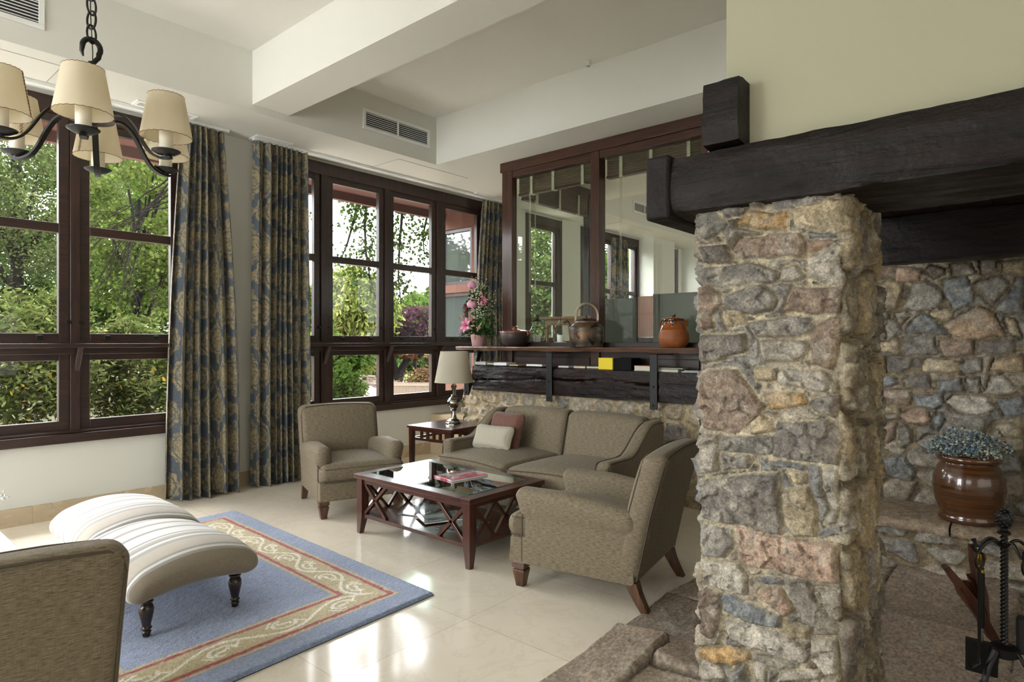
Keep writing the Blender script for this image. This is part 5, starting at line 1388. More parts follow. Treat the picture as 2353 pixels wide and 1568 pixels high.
def flowers():
    t = thing('flower_arrangement', 'tall flower arrangement with pink peonies and lilies in a pink pot on the shelf', 'flowers', (4.85, 4.655, ZS))
    t.scale = (1, 1, 1)
    MB().lathe([(0, 0), (.062, 0), (.066, .004), (.085, .12), (.087, .125), (.078, .125), (.075, .11), (0, .11)], n=32).build('pot', 'pink_pot', t, smooth=50)
    rs = random.Random(4); nr = np.random.RandomState(4)
    green = leafmat('bouquet_leaf', (.02, .05, .015), (.06, .12, .035), .2, 12); gfill = leafmat('filler_green', (.10, .15, .06), (.20, .25, .12), .2, 20)
    white = simple('filler_white', (.62, .64, .52), .8); pink = simple('peony_pink', (.62, .30, .42), .7, sub=0); lily = simple('lily_pink', (.62, .16, .28), .5); lilyc = simple('lily_throat', (.40, .05, .12), .6); aster = simple('astilbe_pink', (.60, .38, .34), .8); prot = simple('protea_red', (.22, .07, .09), .8); lil = simple('statice_lilac', (.42, .30, .42), .8)
    def P(dy, z, dx=-.05): return Vector((dx, dy, z))
    # stems
    m = MB()
    heads = [(P(.045, .66), 'p'), (P(.030, .455), 'p'), (P(.03, .22, -.12), 'l'), (P(-.08, .47), 'a'), (P(.14, .36), 'r')]
    for h, _ in heads: m.tube([(0, 0, .11), Vector((0, h.y * .4, .11 + (h.z - .11) * .5)), h], .004, 6)
    for k in range(22):
        y = rs.uniform(-.22, .15); z = rs.uniform(.42, .74) - abs(y + .03) * .7; m.tube([(0, 0, .11), (rs.uniform(-.05, .05), y * .35, .11 + (z - .11) * .5), (rs.uniform(-.08, .06), y, z)], .0018, 4)
    for k in range(10):
        y = rs.choice([-1, 1]) * rs.uniform(.12, .28); m.tube([(0, 0, .12), (-.03, y * .5, .20), (-.05, y, rs.uniform(.22, .45))], .0014, 4)
    m.build('stems', simple('stem_dark_green', (.05, .09, .03), .7), t)
    def petalball(c, r, n, seed):
        q = np.random.RandomState(seed); V = []; F = []
        m = MB()
        for i in range(n):
            f = i / n; th = i * 2.4; el = math.acos(1 - 1.5 * f); rr = r * (.55 + .45 * f)
            d = Vector((math.sin(el) * math.cos(th), math.sin(el) * math.sin(th), math.cos(el))); u = Vector((-math.sin(th), math.cos(th), 0)); w = d.cross(u)
            c0 = Vector(c) + d * rr; s = r * .42; g = 4; vs = []
            for a in range(g + 1):
                for b in range(g + 1):
                    x = a / g * 2 - 1; y = b / g * 2 - 1; k = (x * x + y * y)
                    vs.append(c0 + u * x * s * (1 - .25 * y * y) + w * y * s - d * s * .42 * k + d * q.uniform(-.07, .07) * s * k)
            m.add(vs, [(a * (g + 1) + b, a * (g + 1) + b + 1, (a + 1) * (g + 1) + b + 1, (a + 1) * (g + 1) + b) for a in range(g) for b in range(g)])
        return m
    petalball((-.05, .045, .66), .055, 46, 1).build('peony', pink, t, smooth=180)
    petalball((-.06, .030, .455), .066, 56, 2).build('peony', pink, t, smooth=180)
    def lilyf(c, aim, r, n=6):
        m = MB(); aim = Vector(aim).normalized(); u = aim.orthogonal().normalized(); v = aim.cross(u)
        for k in range(n):
            a = k * 2 * math.pi / n + .3; d = u * math.cos(a) + v * math.sin(a); s = aim.cross(d); g = 7; vs = []
            for i in range(g + 1):
                f = i / g; c0 = Vector(c) + d * r * f + aim * (r * .45 * math.sin(f * 2.2)); wd = r * .22 * math.sin(math.pi * min(1, f * .92 + .08))
                for b in (-1, 0, 1): vs.append(c0 + s * wd * b + aim * (.006 if b else 0))
            m.add(vs, [(i * 3 + b, i * 3 + b + 1, (i + 1) * 3 + b + 1, (i + 1) * 3 + b) for i in range(g) for b in (0, 1)])
        return m
    li = lilyf((-.12, .035, .215), (-1, .1, .25), .092).build('lily', lily, t, smooth=180)
    m = MB()
    for k in range(6): m.tube([(-.12, .035, .215), (-.19, .035 + .02 * math.cos(k), .235 + .02 * math.sin(k))], .0015, 4)
    m.build('stamens', lilyc, li)
    lilyf((-.10, -.155, .475), (-.3, -1, .4), .05).build('lily', lily, t, smooth=180)
    mb_ = simple('bud', (.42, .24, .18), .6)
    for (y, z, a) in ((.02, .30, .2), (.0, .27, -.2), (-.10, .20, -.9), (-.07, .17, -.8), (.12, .30, .5)): MB().tube([(-.08, y, z - .03), (-.10, y + a * .02, z), (-.11, y + a * .05, z + .035), (-.112, y + a * .065, z + .055)], [.004, .010, .008, .002], 8).build('lily_bud', mb_, t)
    m = MB()
    for (yy, zz, tall, n) in ((-.085, .44, .14, 60), (-.115, .40, .10, 40)):
        for k in range(n):
            f = rs.random(); w = .045 * (1 - f) + .004; a = rs.uniform(0, 6.28)
            p = Vector((-.05 + w * math.cos(a), yy + w * math.sin(a), zz + f * tall)); m.sphere(p, .0065, 5, 4)
    m.build('astilbe', aster, t)
    m = MB()
    for (y, z, r) in ((.135, .385, .042), (.125, .335, .036), (.155, .43, .03)):
        for k in range(60):
            el = rs.uniform(0, 1); a = rs.uniform(0, 6.28); m.bar((-.05, y, z - r), (-.05 + r * math.sin(el * 1.3) * math.cos(a), y + r * math.sin(el * 1.3) * math.sin(a), z - r + 2.1 * r * math.cos(el * 1.2)), .006, .003)
    m.build('protea', prot, t, smooth=0)
    m = MB(); mg = MB()
    for k in range(240):
        y = rs.gauss(-.03, .10); z = rs.uniform(.30, .76) - abs(y + .02) * .6; x = rs.uniform(-.10, .06)
        (m if rs.random() < .55 else mg).sphere((x, y, max(.24, z)), rs.uniform(.003, .0075), 5, 4)
    for k in range(60): m.sphere((rs.uniform(-.1, 0), rs.gauss(-.09, .03), rs.uniform(.30, .42)), .006, 5, 4)
    tag(m.build('filler_blossom', white, t), kind='stuff'); tag(mg.build('filler_buds', simple('filler_bud_green', (.20, .27, .11), .7), t), kind='stuff')
    m = MB()
    for k in range(110): m.sphere((rs.uniform(-.12, .0), rs.uniform(.13, .22), .135 + rs.gauss(.02, .02)), .0055, 5, 4)
    for k in range(50): m.sphere((rs.uniform(-.12, .0), rs.uniform(.14, .25), .13 + rs.uniform(.02, .22)), .003, 4, 3)
    tag(m.build('statice', lil, t), kind='stuff')
    cen = []
    for k in range(520):
        y = nr.normal(-.03, .09); z = nr.uniform(.15, .62) - abs(y) * .8; cen.append((nr.uniform(-.09, .07), y, max(.14, z)))
    V, Q, C = leafset(np.array(cen), .026, 5, var=.3); fast_mesh('foliage', V, Q, C, green, t, False)
    # fern collar
    cen = []
    for k in range(16):
        a = k * .39 + rs.uniform(-.1, .1); L = rs.uniform(.16, .27)
        for i in range(24):
            f = i / 24; cen.append((L * f * math.cos(a) * .7 - .02, L * f * math.sin(a), .14 + .05 * math.sin(f * 2.6) - .09 * f * f + nr.normal() * .004))
    V, Q, C = leafset(np.array(cen), .020, 6, up=.8, aspect=1.8, var=.3); fast_mesh('fern', V, Q, C, green, t, False)
    V, Q, C = leafset(np.array([(-.1, -.12, .28), (-.09, -.17, .26), (-.1, -.10, .33), (-.09, -.16, .19), (-.1, -.19, .23), (-.08, -.13, .15)]), .075, 9, up=.2, aspect=1.3); fast_mesh('broad_leaf', V, Q, C, green, t, False)
flowers()

# hurricane lanterns behind the glass
def lantern(label, x, y, kind):
    t = thing('hurricane_lantern', label, 'candle lantern', (x, y, 1.336), 0, 'candle lanterns behind the glass')
    prof = [(.050, .012), (.075, .03), (.092, .075), (.085, .12), (.055, .175), (.045, .21), (.047, .235)]
    MB().lathe([(0, 0), (.06, 0), (.062, .012), (0, .014)], n=28).build('base', M_IRON if kind else M_WHITEP, t, smooth=40)
    m = MB(); n = 32; vs = [(r * math.cos(2 * math.pi * k / n), r * math.sin(2 * math.pi * k / n), z) for r, z in prof for k in range(n)]
    m.add(vs, [(i * n + k, i * n + (k + 1) % n, (i + 1) * n + (k + 1) % n, (i + 1) * n + k) for i in range(len(prof) - 1) for k in range(n)]); m.build('glass_chimney', M_GLASS, t)
    MB().lathe([(0, .014), (.035, .014), (.035, .085), (0, .086)], n=24).build('candle', M_WHITEP, t, smooth=40)
    if kind:
        MB().lathe([(.075, .225), (.03, .25), (.012, .26), (.010, .30), (0, .301)], n=24).build('hood', M_IRON, t)
        MB().tube([(0, .02, .25), (0, .02, .34), (0, -.02, .34), (0, -.02, .25)], .003, 6).build('ring_handle', M_PEWTER, t)
    else:
        MB().tube([(0, .0, .09), (0, .0, .30)], .003, 6).build('rod', M_PEWTER, t); MB().sphere((0, 0, .30), .008).build('finial', M_PEWTER, t)
lantern('glass hurricane lantern with a dark metal hood behind the casserole', 5.20, 4.13, 1)
lantern('round glass candle holder with a white candle left of the kettle', 5.22, 3.84, 0)
t = thing('side_stand', 'small wooden stand with turned legs behind the glass left of the kettle', 'stand', (5.62, 4.02, 1.336))
MB().box(-.12, .12, -.36, .32, .265, .29).build('top', 'pine_Y', t, smooth=0, bevel=.004)
MB().box(-.09, .09, -.30, .26, .20, .265).build('apron', 'pine_Y', t, smooth=0)
for sx in (-.07, .07):
    for sy in (-.27, .24):
        MB().lathe([(.016, 0), (.016, .03), (.020, .035), (.013, .05), (.019, .10), (.018, .14), (.022, .155), (.014, .165), (.024, .18), (.024, .20)], (sx, sy, 0), 16).build('leg', 'pine_Z', t, smooth=50)

# fabric screen and terracotta panel behind the glass
t = thing('fabric_screen', 'tall grey-green fabric screen standing behind the glass of the partition', 'screen', (5.75, 2.9, 1.336))
MB().box(-.02, .02, -.75, .155, 0, .49).box(-.024, .024, -.75, .155, .47, .495).build('screen_panel', M_SCREEN, t, smooth=0, boxuv=True)
MB().box(-.02, .02, .335, .80, 0, .47).build('screen_panel', M_SCREEN, t, smooth=0, boxuv=True)
m = MB()
for k in range(9): m.rbox(-.012, .012, .158 + k * .0195, .158 + (k + 1) * .0195, .06, .48, .0025, m=2, k=2)
m.build('pink_panel', M_PINKSTRIPE, t, smooth=60)
MB().box(-.006, .006, .155, .335, 0, .058).build('screen_panel', 'frame_wood_Y', t, smooth=0)

# woven blinds
def blind(label, org, axis, length, ztop, drop, tapes, slant=0.0):
    t = thing('woven_blind', label, 'blind', org, 0, 'woven slat blinds')
    def B(m, a0, a1, d0, d1, z0, z1):
        if axis == 'Y': m.box(d0, d1, a0, a1, z0, z1)
        else: m.box(a0, a1, d0, d1, z0, z1)
        return m
    B(MB(), 0, length, -.03, .03, ztop - .035, ztop).build('head_rail', 'warm_wood_' + axis, t, smooth=0)
    m = MB(); n = int(drop / .0075)
    for k in range(n): z = ztop - .035 - k * .0075; B(m, .01, length - .01, -.028 + .004 * (k % 3), .028, z - .0058, z)
    m.build('slat_stack', 'blind_slats', t, smooth=0)
    z = ztop - .035 - n * .0075
    B(MB(), .005, length - .005, -.032, .032, z - .022, z).build('bottom_rail', 'warm_wood_' + axis, t, smooth=0, bevel=.004)
    for a in tapes:
        m = MB(); k = ztop - .03; i = 0
        while k > z - .03:
            B(m, a - .016 + .002 * (i % 2), a + .016 + .002 * (i % 2), -.040 - .003 * (i % 2), -.030, k - .011, k); k -= .012; i += 1
        B(m, a - .018, a + .022, -.038, .02, z - .030, z - .022)
        m.build('ladder_tape', M_TAPE, t, smooth=0)
    m = MB()
    for a in (.16, .175) if length > .8 else (.1,):
        if axis == 'Y': m.tube([(-.036, length - a, z), (-.036, length - a, z - 1.05)], .0025, 5)
        else: m.tube([(a, -.036, z), (a, -.036, z - 1.0)], .0025, 5)
    m.build('pull_cord', M_TAPE, t)
M_TAPE = simple('cream_tape', (.42, .39, .28), .8)
wood('blind_slats', (.05, .032, .016), (.17, .115, .06), 'Y', 2.0, .6, 0)
blind('woven blind drawn up in the left pane of the glazed partition', (XP + .12, 3.33, 0), 'Y', .97, 3.12, .165, (.14, .50, .78))
blind('woven blind drawn up in the right pane of the glazed partition', (XP + .12, 2.23, 0), 'Y', .98, 3.12, .165, (.14, .50, .81))
blind('dark woven blind on the side return behind the partition', (5.22, 4.34, 0), 'X', 1.22, 3.14, .20, (.20, .62, 1.0))

# ---------------------------------------------------------------- fireplace recess: jar with dried flowers, fire irons, bellows
def brown_jar():
    t = thing('stoneware_jar', 'large glossy brown stoneware jar of dried flowers on the stone bench', 'jar', (4.43, .362, .328))
    MB().lathe([(0, 0), (.140, 0), (.148, .008), (.146, .03), (.138, .042), (.150, .07), (.168, .13), (.176, .19), (.172, .25), (.155, .30), (.138, .325), (.134, .333), (.152, .342), (.158, .352), (.158, .368), (.150, .376), (.138, .372), (.132, .34), (0, .33)], n=56).build('body', 'brown_jar', t, smooth=60)
    rs = np.random.RandomState(3); c = []
    for (y, x, z, r) in ((.10, 0, .40, .085), (-.02, -.02, .42, .10), (-.11, .0, .41, .08), (.03, -.09, .40, .075), (-.07, -.10, .40, .07), (.12, -.05, .385, .06), (.03, .06, .43, .09)):
        d = rs.normal(size=(420, 3)); d /= np.linalg.norm(d, axis=1)[:, None]; d[:, 2] = np.abs(d[:, 2]) * 1.0 - .15
        c.append(np.array([x, y, z]) + d * r * 1.12 * rs.uniform(.85, 1.05, (420, 1)))
    c = np.concatenate(c); V, Q, C = leafset(c, .013, 8, up=0, aspect=1.2, var=.2)
    pal = np.array([[.24, .33, .38], [.50, .48, .33], [.07, .11, .15], [.40, .42, .36], [.16, .25, .31]])
    C = np.repeat(pal[rs.randint(0, 5, len(c))], 4, 0) * C
    fast_mesh('dried_flowers', V, Q, C, attr_mat('dried_hydrangea', .9, 100, .1, var=.2), t, False)
brown_jar()
def fire_tools():
    bx_, by_ = onX(2.0, 2310, 1180)[0], 0
    X0, Y0 = 3.03, .138
    t = thing('fireside_tool_stand', 'black wrought iron stand of fireside tools at the right edge', 'fire tools', (X0, Y0, .0))
    top = .705
    # twisted pole
    n = 140; V = []; m = MB(); z0, z1 = .17, top - .09
    for i in range(n + 1):
        f = i / n; z = z0 + (z1 - z0) * f; a = f * 46
        for k in range(8):
            b = a + k * math.pi / 4; r = .0135 if k % 2 else .0095; V.append((r * math.cos(b), r * math.sin(b), z))
    m.add(V, [(i * 8 + k, i * 8 + (k + 1) % 8, (i + 1) * 8 + (k + 1) % 8, (i + 1) * 8 + k) for i in range(n) for k in range(8)]); m.build('twisted_pole', M_IRON, t)
    m = MB(); m.lathe([(.012, z1), (.022, z1 + .004), (.022, z1 + .012), (.012, z1 + .018), (.012, z1 + .026), (.02, z1 + .03)], n=20); m.build('collar', M_IRON, t)
    m = MB(); c = Vector((0, 0, z1 + .062)); m.sphere(c, (.028, .028, .036), 20, 14)
    for i in range(60):
        th = i * 2.4; el = math.acos(1 - 2 * (i + .5) / 60); m.sphere(c + Vector((.027 * math.sin(el) * math.cos(th), .027 * math.sin(el) * math.sin(th), .035 * math.cos(el))), .0045, 6, 4)
    m.build('pine_cone_finial', M_IRON, t)
    R = Vector((math.sin(YAW), -math.cos(YAW), 0)); Fd = Vector((math.cos(YAW), math.sin(YAW), 0))
    zh = z1 - .055
    def arm(d):
        pts = [d * .0 + Vector((0, 0, zh)), d * .03 + Vector((0, 0, zh + .028)), d * .055 + Vector((0, 0, zh + .032)), d * .08 + Vector((0, 0, zh + .015)), d * .095 + Vector((0, 0, zh - .005)), d * .11 + Vector((0, 0, zh - .004)), d * .122 + Vector((0, 0, zh + .018))]
        q = []
        for i in range(len(pts) - 1):
            p0, p1, p2, p3 = pts[max(i - 1, 0)], pts[i], pts[i + 1], pts[min(i + 2, len(pts) - 1)]
            for k in range(5):
                f = k / 5; q.append(.5 * ((2 * p1) + (p2 - p0) * f + (2 * p0 - 5 * p1 + 4 * p2 - p3) * f * f + (3 * p1 - p0 - 3 * p2 + p3) * f ** 3))
        q.append(pts[-1]); MB().tube(q, [.006] * (len(q) - 3) + [.007, .0085, .009], 8).build('hook_arm', M_IRON, t)
    arm(-R); arm(R); arm((Fd * .7 - R * .6).normalized() * .8); arm(-Fd * .8)
    for k in range(3):
        a = k * 2.094 + .4; d = Vector((math.cos(a), math.sin(a), 0))
        MB().tube([Vector((0, 0, z0)), d * .04 + Vector((0, 0, z0 + .008)), d * .075 + Vector((0, 0, z0 - .05)), d * .09 + Vector((0, 0, .07)), d * .13 + Vector((0, 0, .035)), d * .18 + Vector((0, 0, .022))], .010, 8, flat=(1.4, .7)).build('foot', M_IRON, t)
    MB().lathe([(.03, z0 - .02), (.045, z0 - .01), (.045, z0 + .02), (.03, z0 + .03)], n=20).build('base_collar', M_IRON, t)
    def tool(name, label, off, ztop, zend, endf):
        q = thing(name, label, 'fire tool', (X0 + off.x, Y0 + off.y, 0), 0, 'tools hanging on the fireside stand')
        MB().tube([(0, 0, ztop - .03), (0, 0, zend)], .0055, 8).build('shaft', M_IRON, q)
        ring = [Vector((0, 0, ztop)) + R * (.016 * math.sin(a)) + Vector((0, 0, .032 * math.cos(a) - .0)) for a in [2 * math.pi * i / 16 for i in range(16)]]
        MB().tube(ring, .0045, 8, closed=True).build('loop_handle', M_IRON, q)
        endf(q); return q
    def poker(q): MB().tube([(0, 0, zh - .40), Vector((0, 0, zh - .43)), R * -.03 + Vector((0, 0, zh - .45)), R * -.05 + Vector((0, 0, zh - .43))], [.006, .009, .008, .003], 8).build('hook_tip', M_IRON, q)
    tool('poker', 'black iron poker hanging left of the twisted pole', -R * .098 - Fd * .005, zh - .04, zh - .40, poker)
    def brush(q): MB().rbox(-.03, .03, -.03, .03, zh - .40, zh - .26, .015, m=4).build('bristles', M_GRILLE, q)
    tool('hearth_brush', 'black hearth brush hanging right of the twisted pole', R * .085, zh - .07, zh - .26, brush)
    # brass-handled shovel
    s = thing('fire_shovel', 'fire shovel with a brass knob handle behind the twisted pole', 'fire tool', (X0 - .05 * R.x + .05 * Fd.x, Y0 - .05 * R.y + .05 * Fd.y, 0), 0, 'tools hanging on the fireside stand')
    MB().lathe([(.006, zh - .11), (.013, zh - .105), (.008, zh - .095), (.014, zh - .088), (.006, zh - .078), (.012, zh - .068), (.017, zh - .05), (.014, zh - .032), (0, zh - .025)], n=24).build('brass_handle', M_BRASS, s)
    MB().tube([(0, 0, zh - .11), (0, 0, zh - .32)], .012, 12).build('grip', M_IRON, s); MB().tube([(0, 0, zh - .32), (0, 0, zh - .38)], .007, 8).build('shaft', M_PEWTER, s)
    MB().bar((0, 0, zh - .37), (0, 0, zh - .50), .10, .012, up=(1, 0, 0)).build('blade', M_IRON, s, bevel=.003)
fire_tools()
def bellows():
    pt = lambda u, v: Vector(at(u, v, 2.50)) - Vector(at(2270, 1485, 2.50))
    o = Vector(at(2270, 1485, 2.50))
    t = thing('bellows', 'red-brown leather fire bellows leaning spread behind the tool stand', 'bellows', tuple(o))
    Fd = Vector((math.cos(YAW), math.sin(YAW), 0))
    def board(pts, name, d0, d1):
        m = MB(); n = len(pts); a = [pt(*p) + Fd * d0 for p in pts]; b = [pt(*p) + Fd * d1 for p in pts]
        m.add(a + b, [tuple(range(n)), tuple(range(2 * n - 1, n - 1, -1))] + [(i, n + i, n + (i + 1) % n, (i + 1) % n) for i in range(n)]); m.build(name, 'bellows_leather', t, smooth=0, bevel=.003)
    board([(2158, 1298), (2168, 1294), (2200, 1330), (2240, 1380), (2262, 1420), (2290, 1470), (2289, 1484), (2262, 1462), (2235, 1415), (2196, 1362), (2188, 1342)], 'board', -.03, -.005)
    board([(2246, 1258), (2258, 1262), (2264, 1300), (2276, 1340), (2286, 1380), (2290, 1450), (2282, 1462), (2268, 1400), (2256, 1345), (2248, 1300)], 'board', .03, .055)
    # folded leather between the boards
    m = MB(); A = [(2196, 1345), (2217, 1334), (2238, 1336), (2252, 1322)]
    tip = (2284, 1465); vs = []; K = 9
    for i, p in enumerate([(2196, 1345), (2206, 1340), (2217, 1331), (2226, 1342), (2238, 1340), (2247, 1334), (2256, 1322)]):
        dep = -.02 + .012 * i + (.025 if i % 2 else -.02)
        for k in range(K): f = k / (K - 1); vs.append(pt(p[0] + (tip[0] - p[0]) * f, p[1] + (tip[1] - p[1]) * f) + Fd * dep * (1 - f))
    m.add(vs, [(i * K + k, i * K + k + 1, (i + 1) * K + k + 1, (i + 1) * K + k) for i in range(6) for k in range(K - 1)]); q = m.build('leather_gusset', 'bellows_leather', t, smooth=0)
    s = q.modifiers.new('thick', 'SOLIDIFY'); s.thickness = .004
    m = MB(); m.tube([pt(2284, 1465), pt(2288, 1510), pt(2290, 1556)], [.012, .008, .005], 10); m.build('nozzle', M_IRON, t)
bellows()

# far left: white table with a sprig of flowers
t = thing('white_table', 'corner of a white lacquered table at the left edge, behind the near armchair', 'table', (.36, 3.58, 0))
MB().box(-.34, .31, -.45, .28, .41, .45).build('tabletop', M_WHITEP, t, smooth=0, bevel=.004)
MB().box(-.34, .31, -.45, .28, .40, .405).build('apron', M_WHITEP, t, smooth=0)
for sx in (-.30, .06):
    for sy in (-.41, .24): MB().box(sx - .02, sx + .02, sy - .02, sy + .02, 0, .41).build('leg', M_WHITEP, t, smooth=0)
o_ = Vector(at(-35, 1235, 3.75)) 
t = thing('flower_vase', 'tiny white blossoms on a thin stem at the very left edge', 'flowers', (.45, 3.62, .45))
MB().lathe([(0, 0), (.03, 0), (.035, .05), (.02, .10), (.024, .12)], n=20).build('vase', M_WHITEP, t)
e = Vector((*[c for c in at(8, 1138, Vector((.45, 3.62, 0)).dot(Vector((math.cos(YAW), math.sin(YAW), 0))))],)) - Vector((.45, 3.62, .45))
MB().tube([(0, 0, .05), e * .5 + Vector((0, 0, .04)), e], .0018, 5).build('stem', simple('stem_green', (.12, .22, .06), .7), t)
m = MB(); rs = random.Random(8)
for k in range(16): m.sphere(e + Vector((rs.uniform(-.018, .018), rs.uniform(-.018, .018), rs.uniform(-.02, .02))), rs.uniform(.003, .007), 6, 4)
m.build('blossoms', M_WHITEP, t)
# dark stone ornament behind the lamp
m = MB(); rs = np.random.RandomState(1)
def orn(x, y, z):
    n = .012 * math.sin(x * 60 + z * 40) + .01 * math.sin(y * 75 + 1); return (x + n, y + n * .7, z + .01 * math.sin(x * 50 + y * 30))
m.rbox(-.08, .08, -.12, .10, 0, .19, .07, orn, m=8, k=5)
o = m.build('stone_ornament', glazed('slate_ornament', (.05, .06, .07), (.16, .15, .12), .4, .2, 14, 14) or MATS['slate_ornament'], smooth=180); o.location = (5.28, 5.05, .47)
tag(o, 'dark rounded stone ornament on the marble step behind the lamp', 'ornament')
# ---------------------------------------------------------------- garden outside
GZ = -0.55
def groundmat(name, a, b, scale, bump=.3, rough=.9):
    t = NT(name); v = t.coord('Object'); n = t.noise(v, scale, 8, .65); n2 = t.noise(v, scale * 14, 3)
    t.bsdf(t.mix(t.ramp(n, [(.35, (0, 0, 0)), (.65, (1, 1, 1))]), a, b), rough, normal=t.bump(n2, bump, .03), spec=.1); return t.m
def ground(name, poly, z, mat):
    m = MB(); m.prism(poly, 'Z', z - .05, z); return struct(m.build(name, mat, smooth=0))
ground('ground_soil', [(-40, 5.96), (90, 5.96), (90, 90), (-40, 90)], GZ - .02, groundmat('soil', (.02, .018, .012), (.035, .04, .02), 1.2))
P2 = lambda u, d: tuple(at(u, 786, d)[:2])
ground('ground_path', [P2(560, 12), P2(1150, 12), P2(1150, 29), P2(900, 31), P2(770, 34), P2(600, 30)], GZ, groundmat('gravel_path', (.13, .105, .092), (.17, .14, .122), 2.5))
ground('ground_lawn', [P2(820, 31.5), P2(1120, 30), P2(1120, 46), P2(820, 46)], GZ + .02, groundmat('lawn_grass', (.05, .085, .014), (.08, .125, .022), 1.5))
def leaves_obj(name, cen, size, seed, mat, parent=None, **kw):
    kw.setdefault('hexa', len(cen) < 35000)
    V, Q, C = leafset(np.asarray(cen), size, seed, **kw); return fast_mesh(name, V, Q, C, mat, parent, False)
def crown(n, r, clumps, seed, spread=.24, hang=0.0):
    rs = np.random.RandomState(seed); d = rs.normal(size=(clumps, 3)); d /= np.linalg.norm(d, axis=1)[:, None]
    c = d * (rs.uniform(.25, 1, (clumps, 1)) ** .5) * np.array(r); k = rs.randint(0, clumps, n)
    off = rs.normal(size=(n, 3)) * np.array([spread, spread, spread * .7]) * min(r) * .8
    p = c[k] + off
    if hang: p[:, 2] -= np.abs(rs.exponential(hang, n)) 
    return p
def tree(name, label, u, v0, v1, wpx, d, n, lsize, mat, seed, trunk=True, clumps=90, cat='tree', hang=0, spread=.24, depthr=None, group='trees and shrubs beyond the windows', ground_z=GZ, branches=5, tmat=None, **kw):
    """crown filling pixel rows v0..v1 and wpx columns around u at depth d"""
    c = at(u, (v0 + v1) / 2, d); rz = (v1 - v0) / 2 / 1440 * d * .86; rx = wpx / 2 / 1440 * d * .86
    t = thing(name, label, cat, (c.x, c.y, ground_z), 0, group)
    p = crown(n, (rx, depthr or rx, rz), clumps, seed, spread, hang) + np.array([0, 0, c.z - ground_z])
    p = p[p[:, 2] > .02]
    leaves_obj('crown', p, lsize, seed + 1, mat, t, **kw)
    if trunk:
        rs = random.Random(seed); m = MB(); H = c.z - ground_z
        tr = max(.05, rx * .06)
        m.tube([(0, 0, 0), (rs.uniform(-.1, .1), rs.uniform(-.1, .1), H * .5), (0, 0, H)], [tr * 1.4, tr, tr * .6], 8)
        for k in range(branches):
            a = rs.uniform(0, 6.28); L = rx * rs.uniform(.5, 1.0); z = H * rs.uniform(.55, .95)
            m.tube([(0, 0, z * .8), (L * .4 * math.cos(a), L * .4 * math.sin(a), z + rz * .1), (L * .8 * math.cos(a), L * .8 * math.sin(a), z + rz * .45), (L * math.cos(a), L * math.sin(a), z + rz * .6)], [tr * .6, tr * .4, tr * .22, tr * .08], 6)
        m.build('trunk', tmat or M_BARK, t)
    return t
M_BARK = simple('bark', (.006, .0048, .004), .95, spec=.1)
L_pale = leafmat('leaf_pale', (.10, .14, .045), (.20, .25, .09)); L_lime = leafmat('leaf_lime', (.10, .15, .03), (.20, .26, .065)); L_dark = leafmat('leaf_dark', (.035, .07, .02), (.08, .14, .035))
L_mid = leafmat('leaf_mid', (.07, .13, .025), (.14, .22, .05)); L_rhod = leafmat('leaf_rhododendron', (.085, .12, .025), (.20, .24, .08), scale=3); L_yel = leafmat('leaf_yellow', (.45, .28, .02), (.55, .40, .05)); L_wil = leafmat('leaf_willow', (.24, .30, .06), (.36, .40, .12)); L_pur = leafmat('leaf_purple', (.05, .022, .035), (.13, .06, .08)); L_cream = leafmat('leaf_cream', (.45, .45, .24), (.55, .55, .32)); L_red = leafmat('leaf_reddish', (.16, .06, .04), (.20, .16, .07))
# behind the left-hand window
tree('leafy_tree', 'tall pale green fine-leaved tree outside the left-hand window', 40, 60, 700, 520, 15, 62000, .048, L_pale, 11, clumps=420, depthr=2.2, spread=.11, branches=7)
tree('leafy_tree', 'lime green broad-leaved tree with bare dark branches right of the mullion', 320, 120, 800, 300, 11.5, 20000, .062, L_lime, 13, clumps=230, depthr=1.6, spread=.13, branches=12, aspect=1.0)
tree('evergreen_tree', 'dark green tree filling the gap behind the paler trees', 200, 250, 900, 800, 28, 42000, .13, L_dark, 15, clumps=320, depthr=3, spread=.14)
tree('evergreen_tree', 'yellow-green tree deep in the garden behind the lime tree', 330, 330, 830, 420, 20.5, 30000, .08, L_mid, 16, clumps=260, depthr=2, spread=.15)
t = tree('rhododendron_bush', 'rhododendron bush with some yellow leaves outside the left-hand window', 60, 640, 1010, 330, 8.2, 21000, .034, L_rhod, 17, trunk=True, clumps=230, cat='bush', depthr=.9, spread=.15, aspect=2.7, branches=8)
t2 = tree('rhododendron_bush', 'rhododendron bush low in the right half of the left-hand window', 290, 700, 1000, 240, 9.4, 17000, .034, L_rhod, 18, trunk=True, clumps=190, cat='bush', depthr=.9, spread=.15, aspect=2.7, branches=8)
for tt in (t, t2):
    c = crown(330, (.85, .8, .9), 60, 77, .3) + np.array([0, 0, 1.15]); leaves_obj('yellow_leaves', c, .034, 5, L_yel, tt, aspect=2.4)
    c = crown(1800, (.9, .8, .9), 80, 78, .3) + np.array([0, 0, 1.2]); leaves_obj('young_leaves', c, .026, 6, L_cream, tt, aspect=2.2)
tree('garden_shrub', 'small light green shrub by the path outside the left-hand window', 350, 840, 1000, 120, 11.5, 3600, .045, L_mid, 19, trunk=False, clumps=50, cat='shrub')
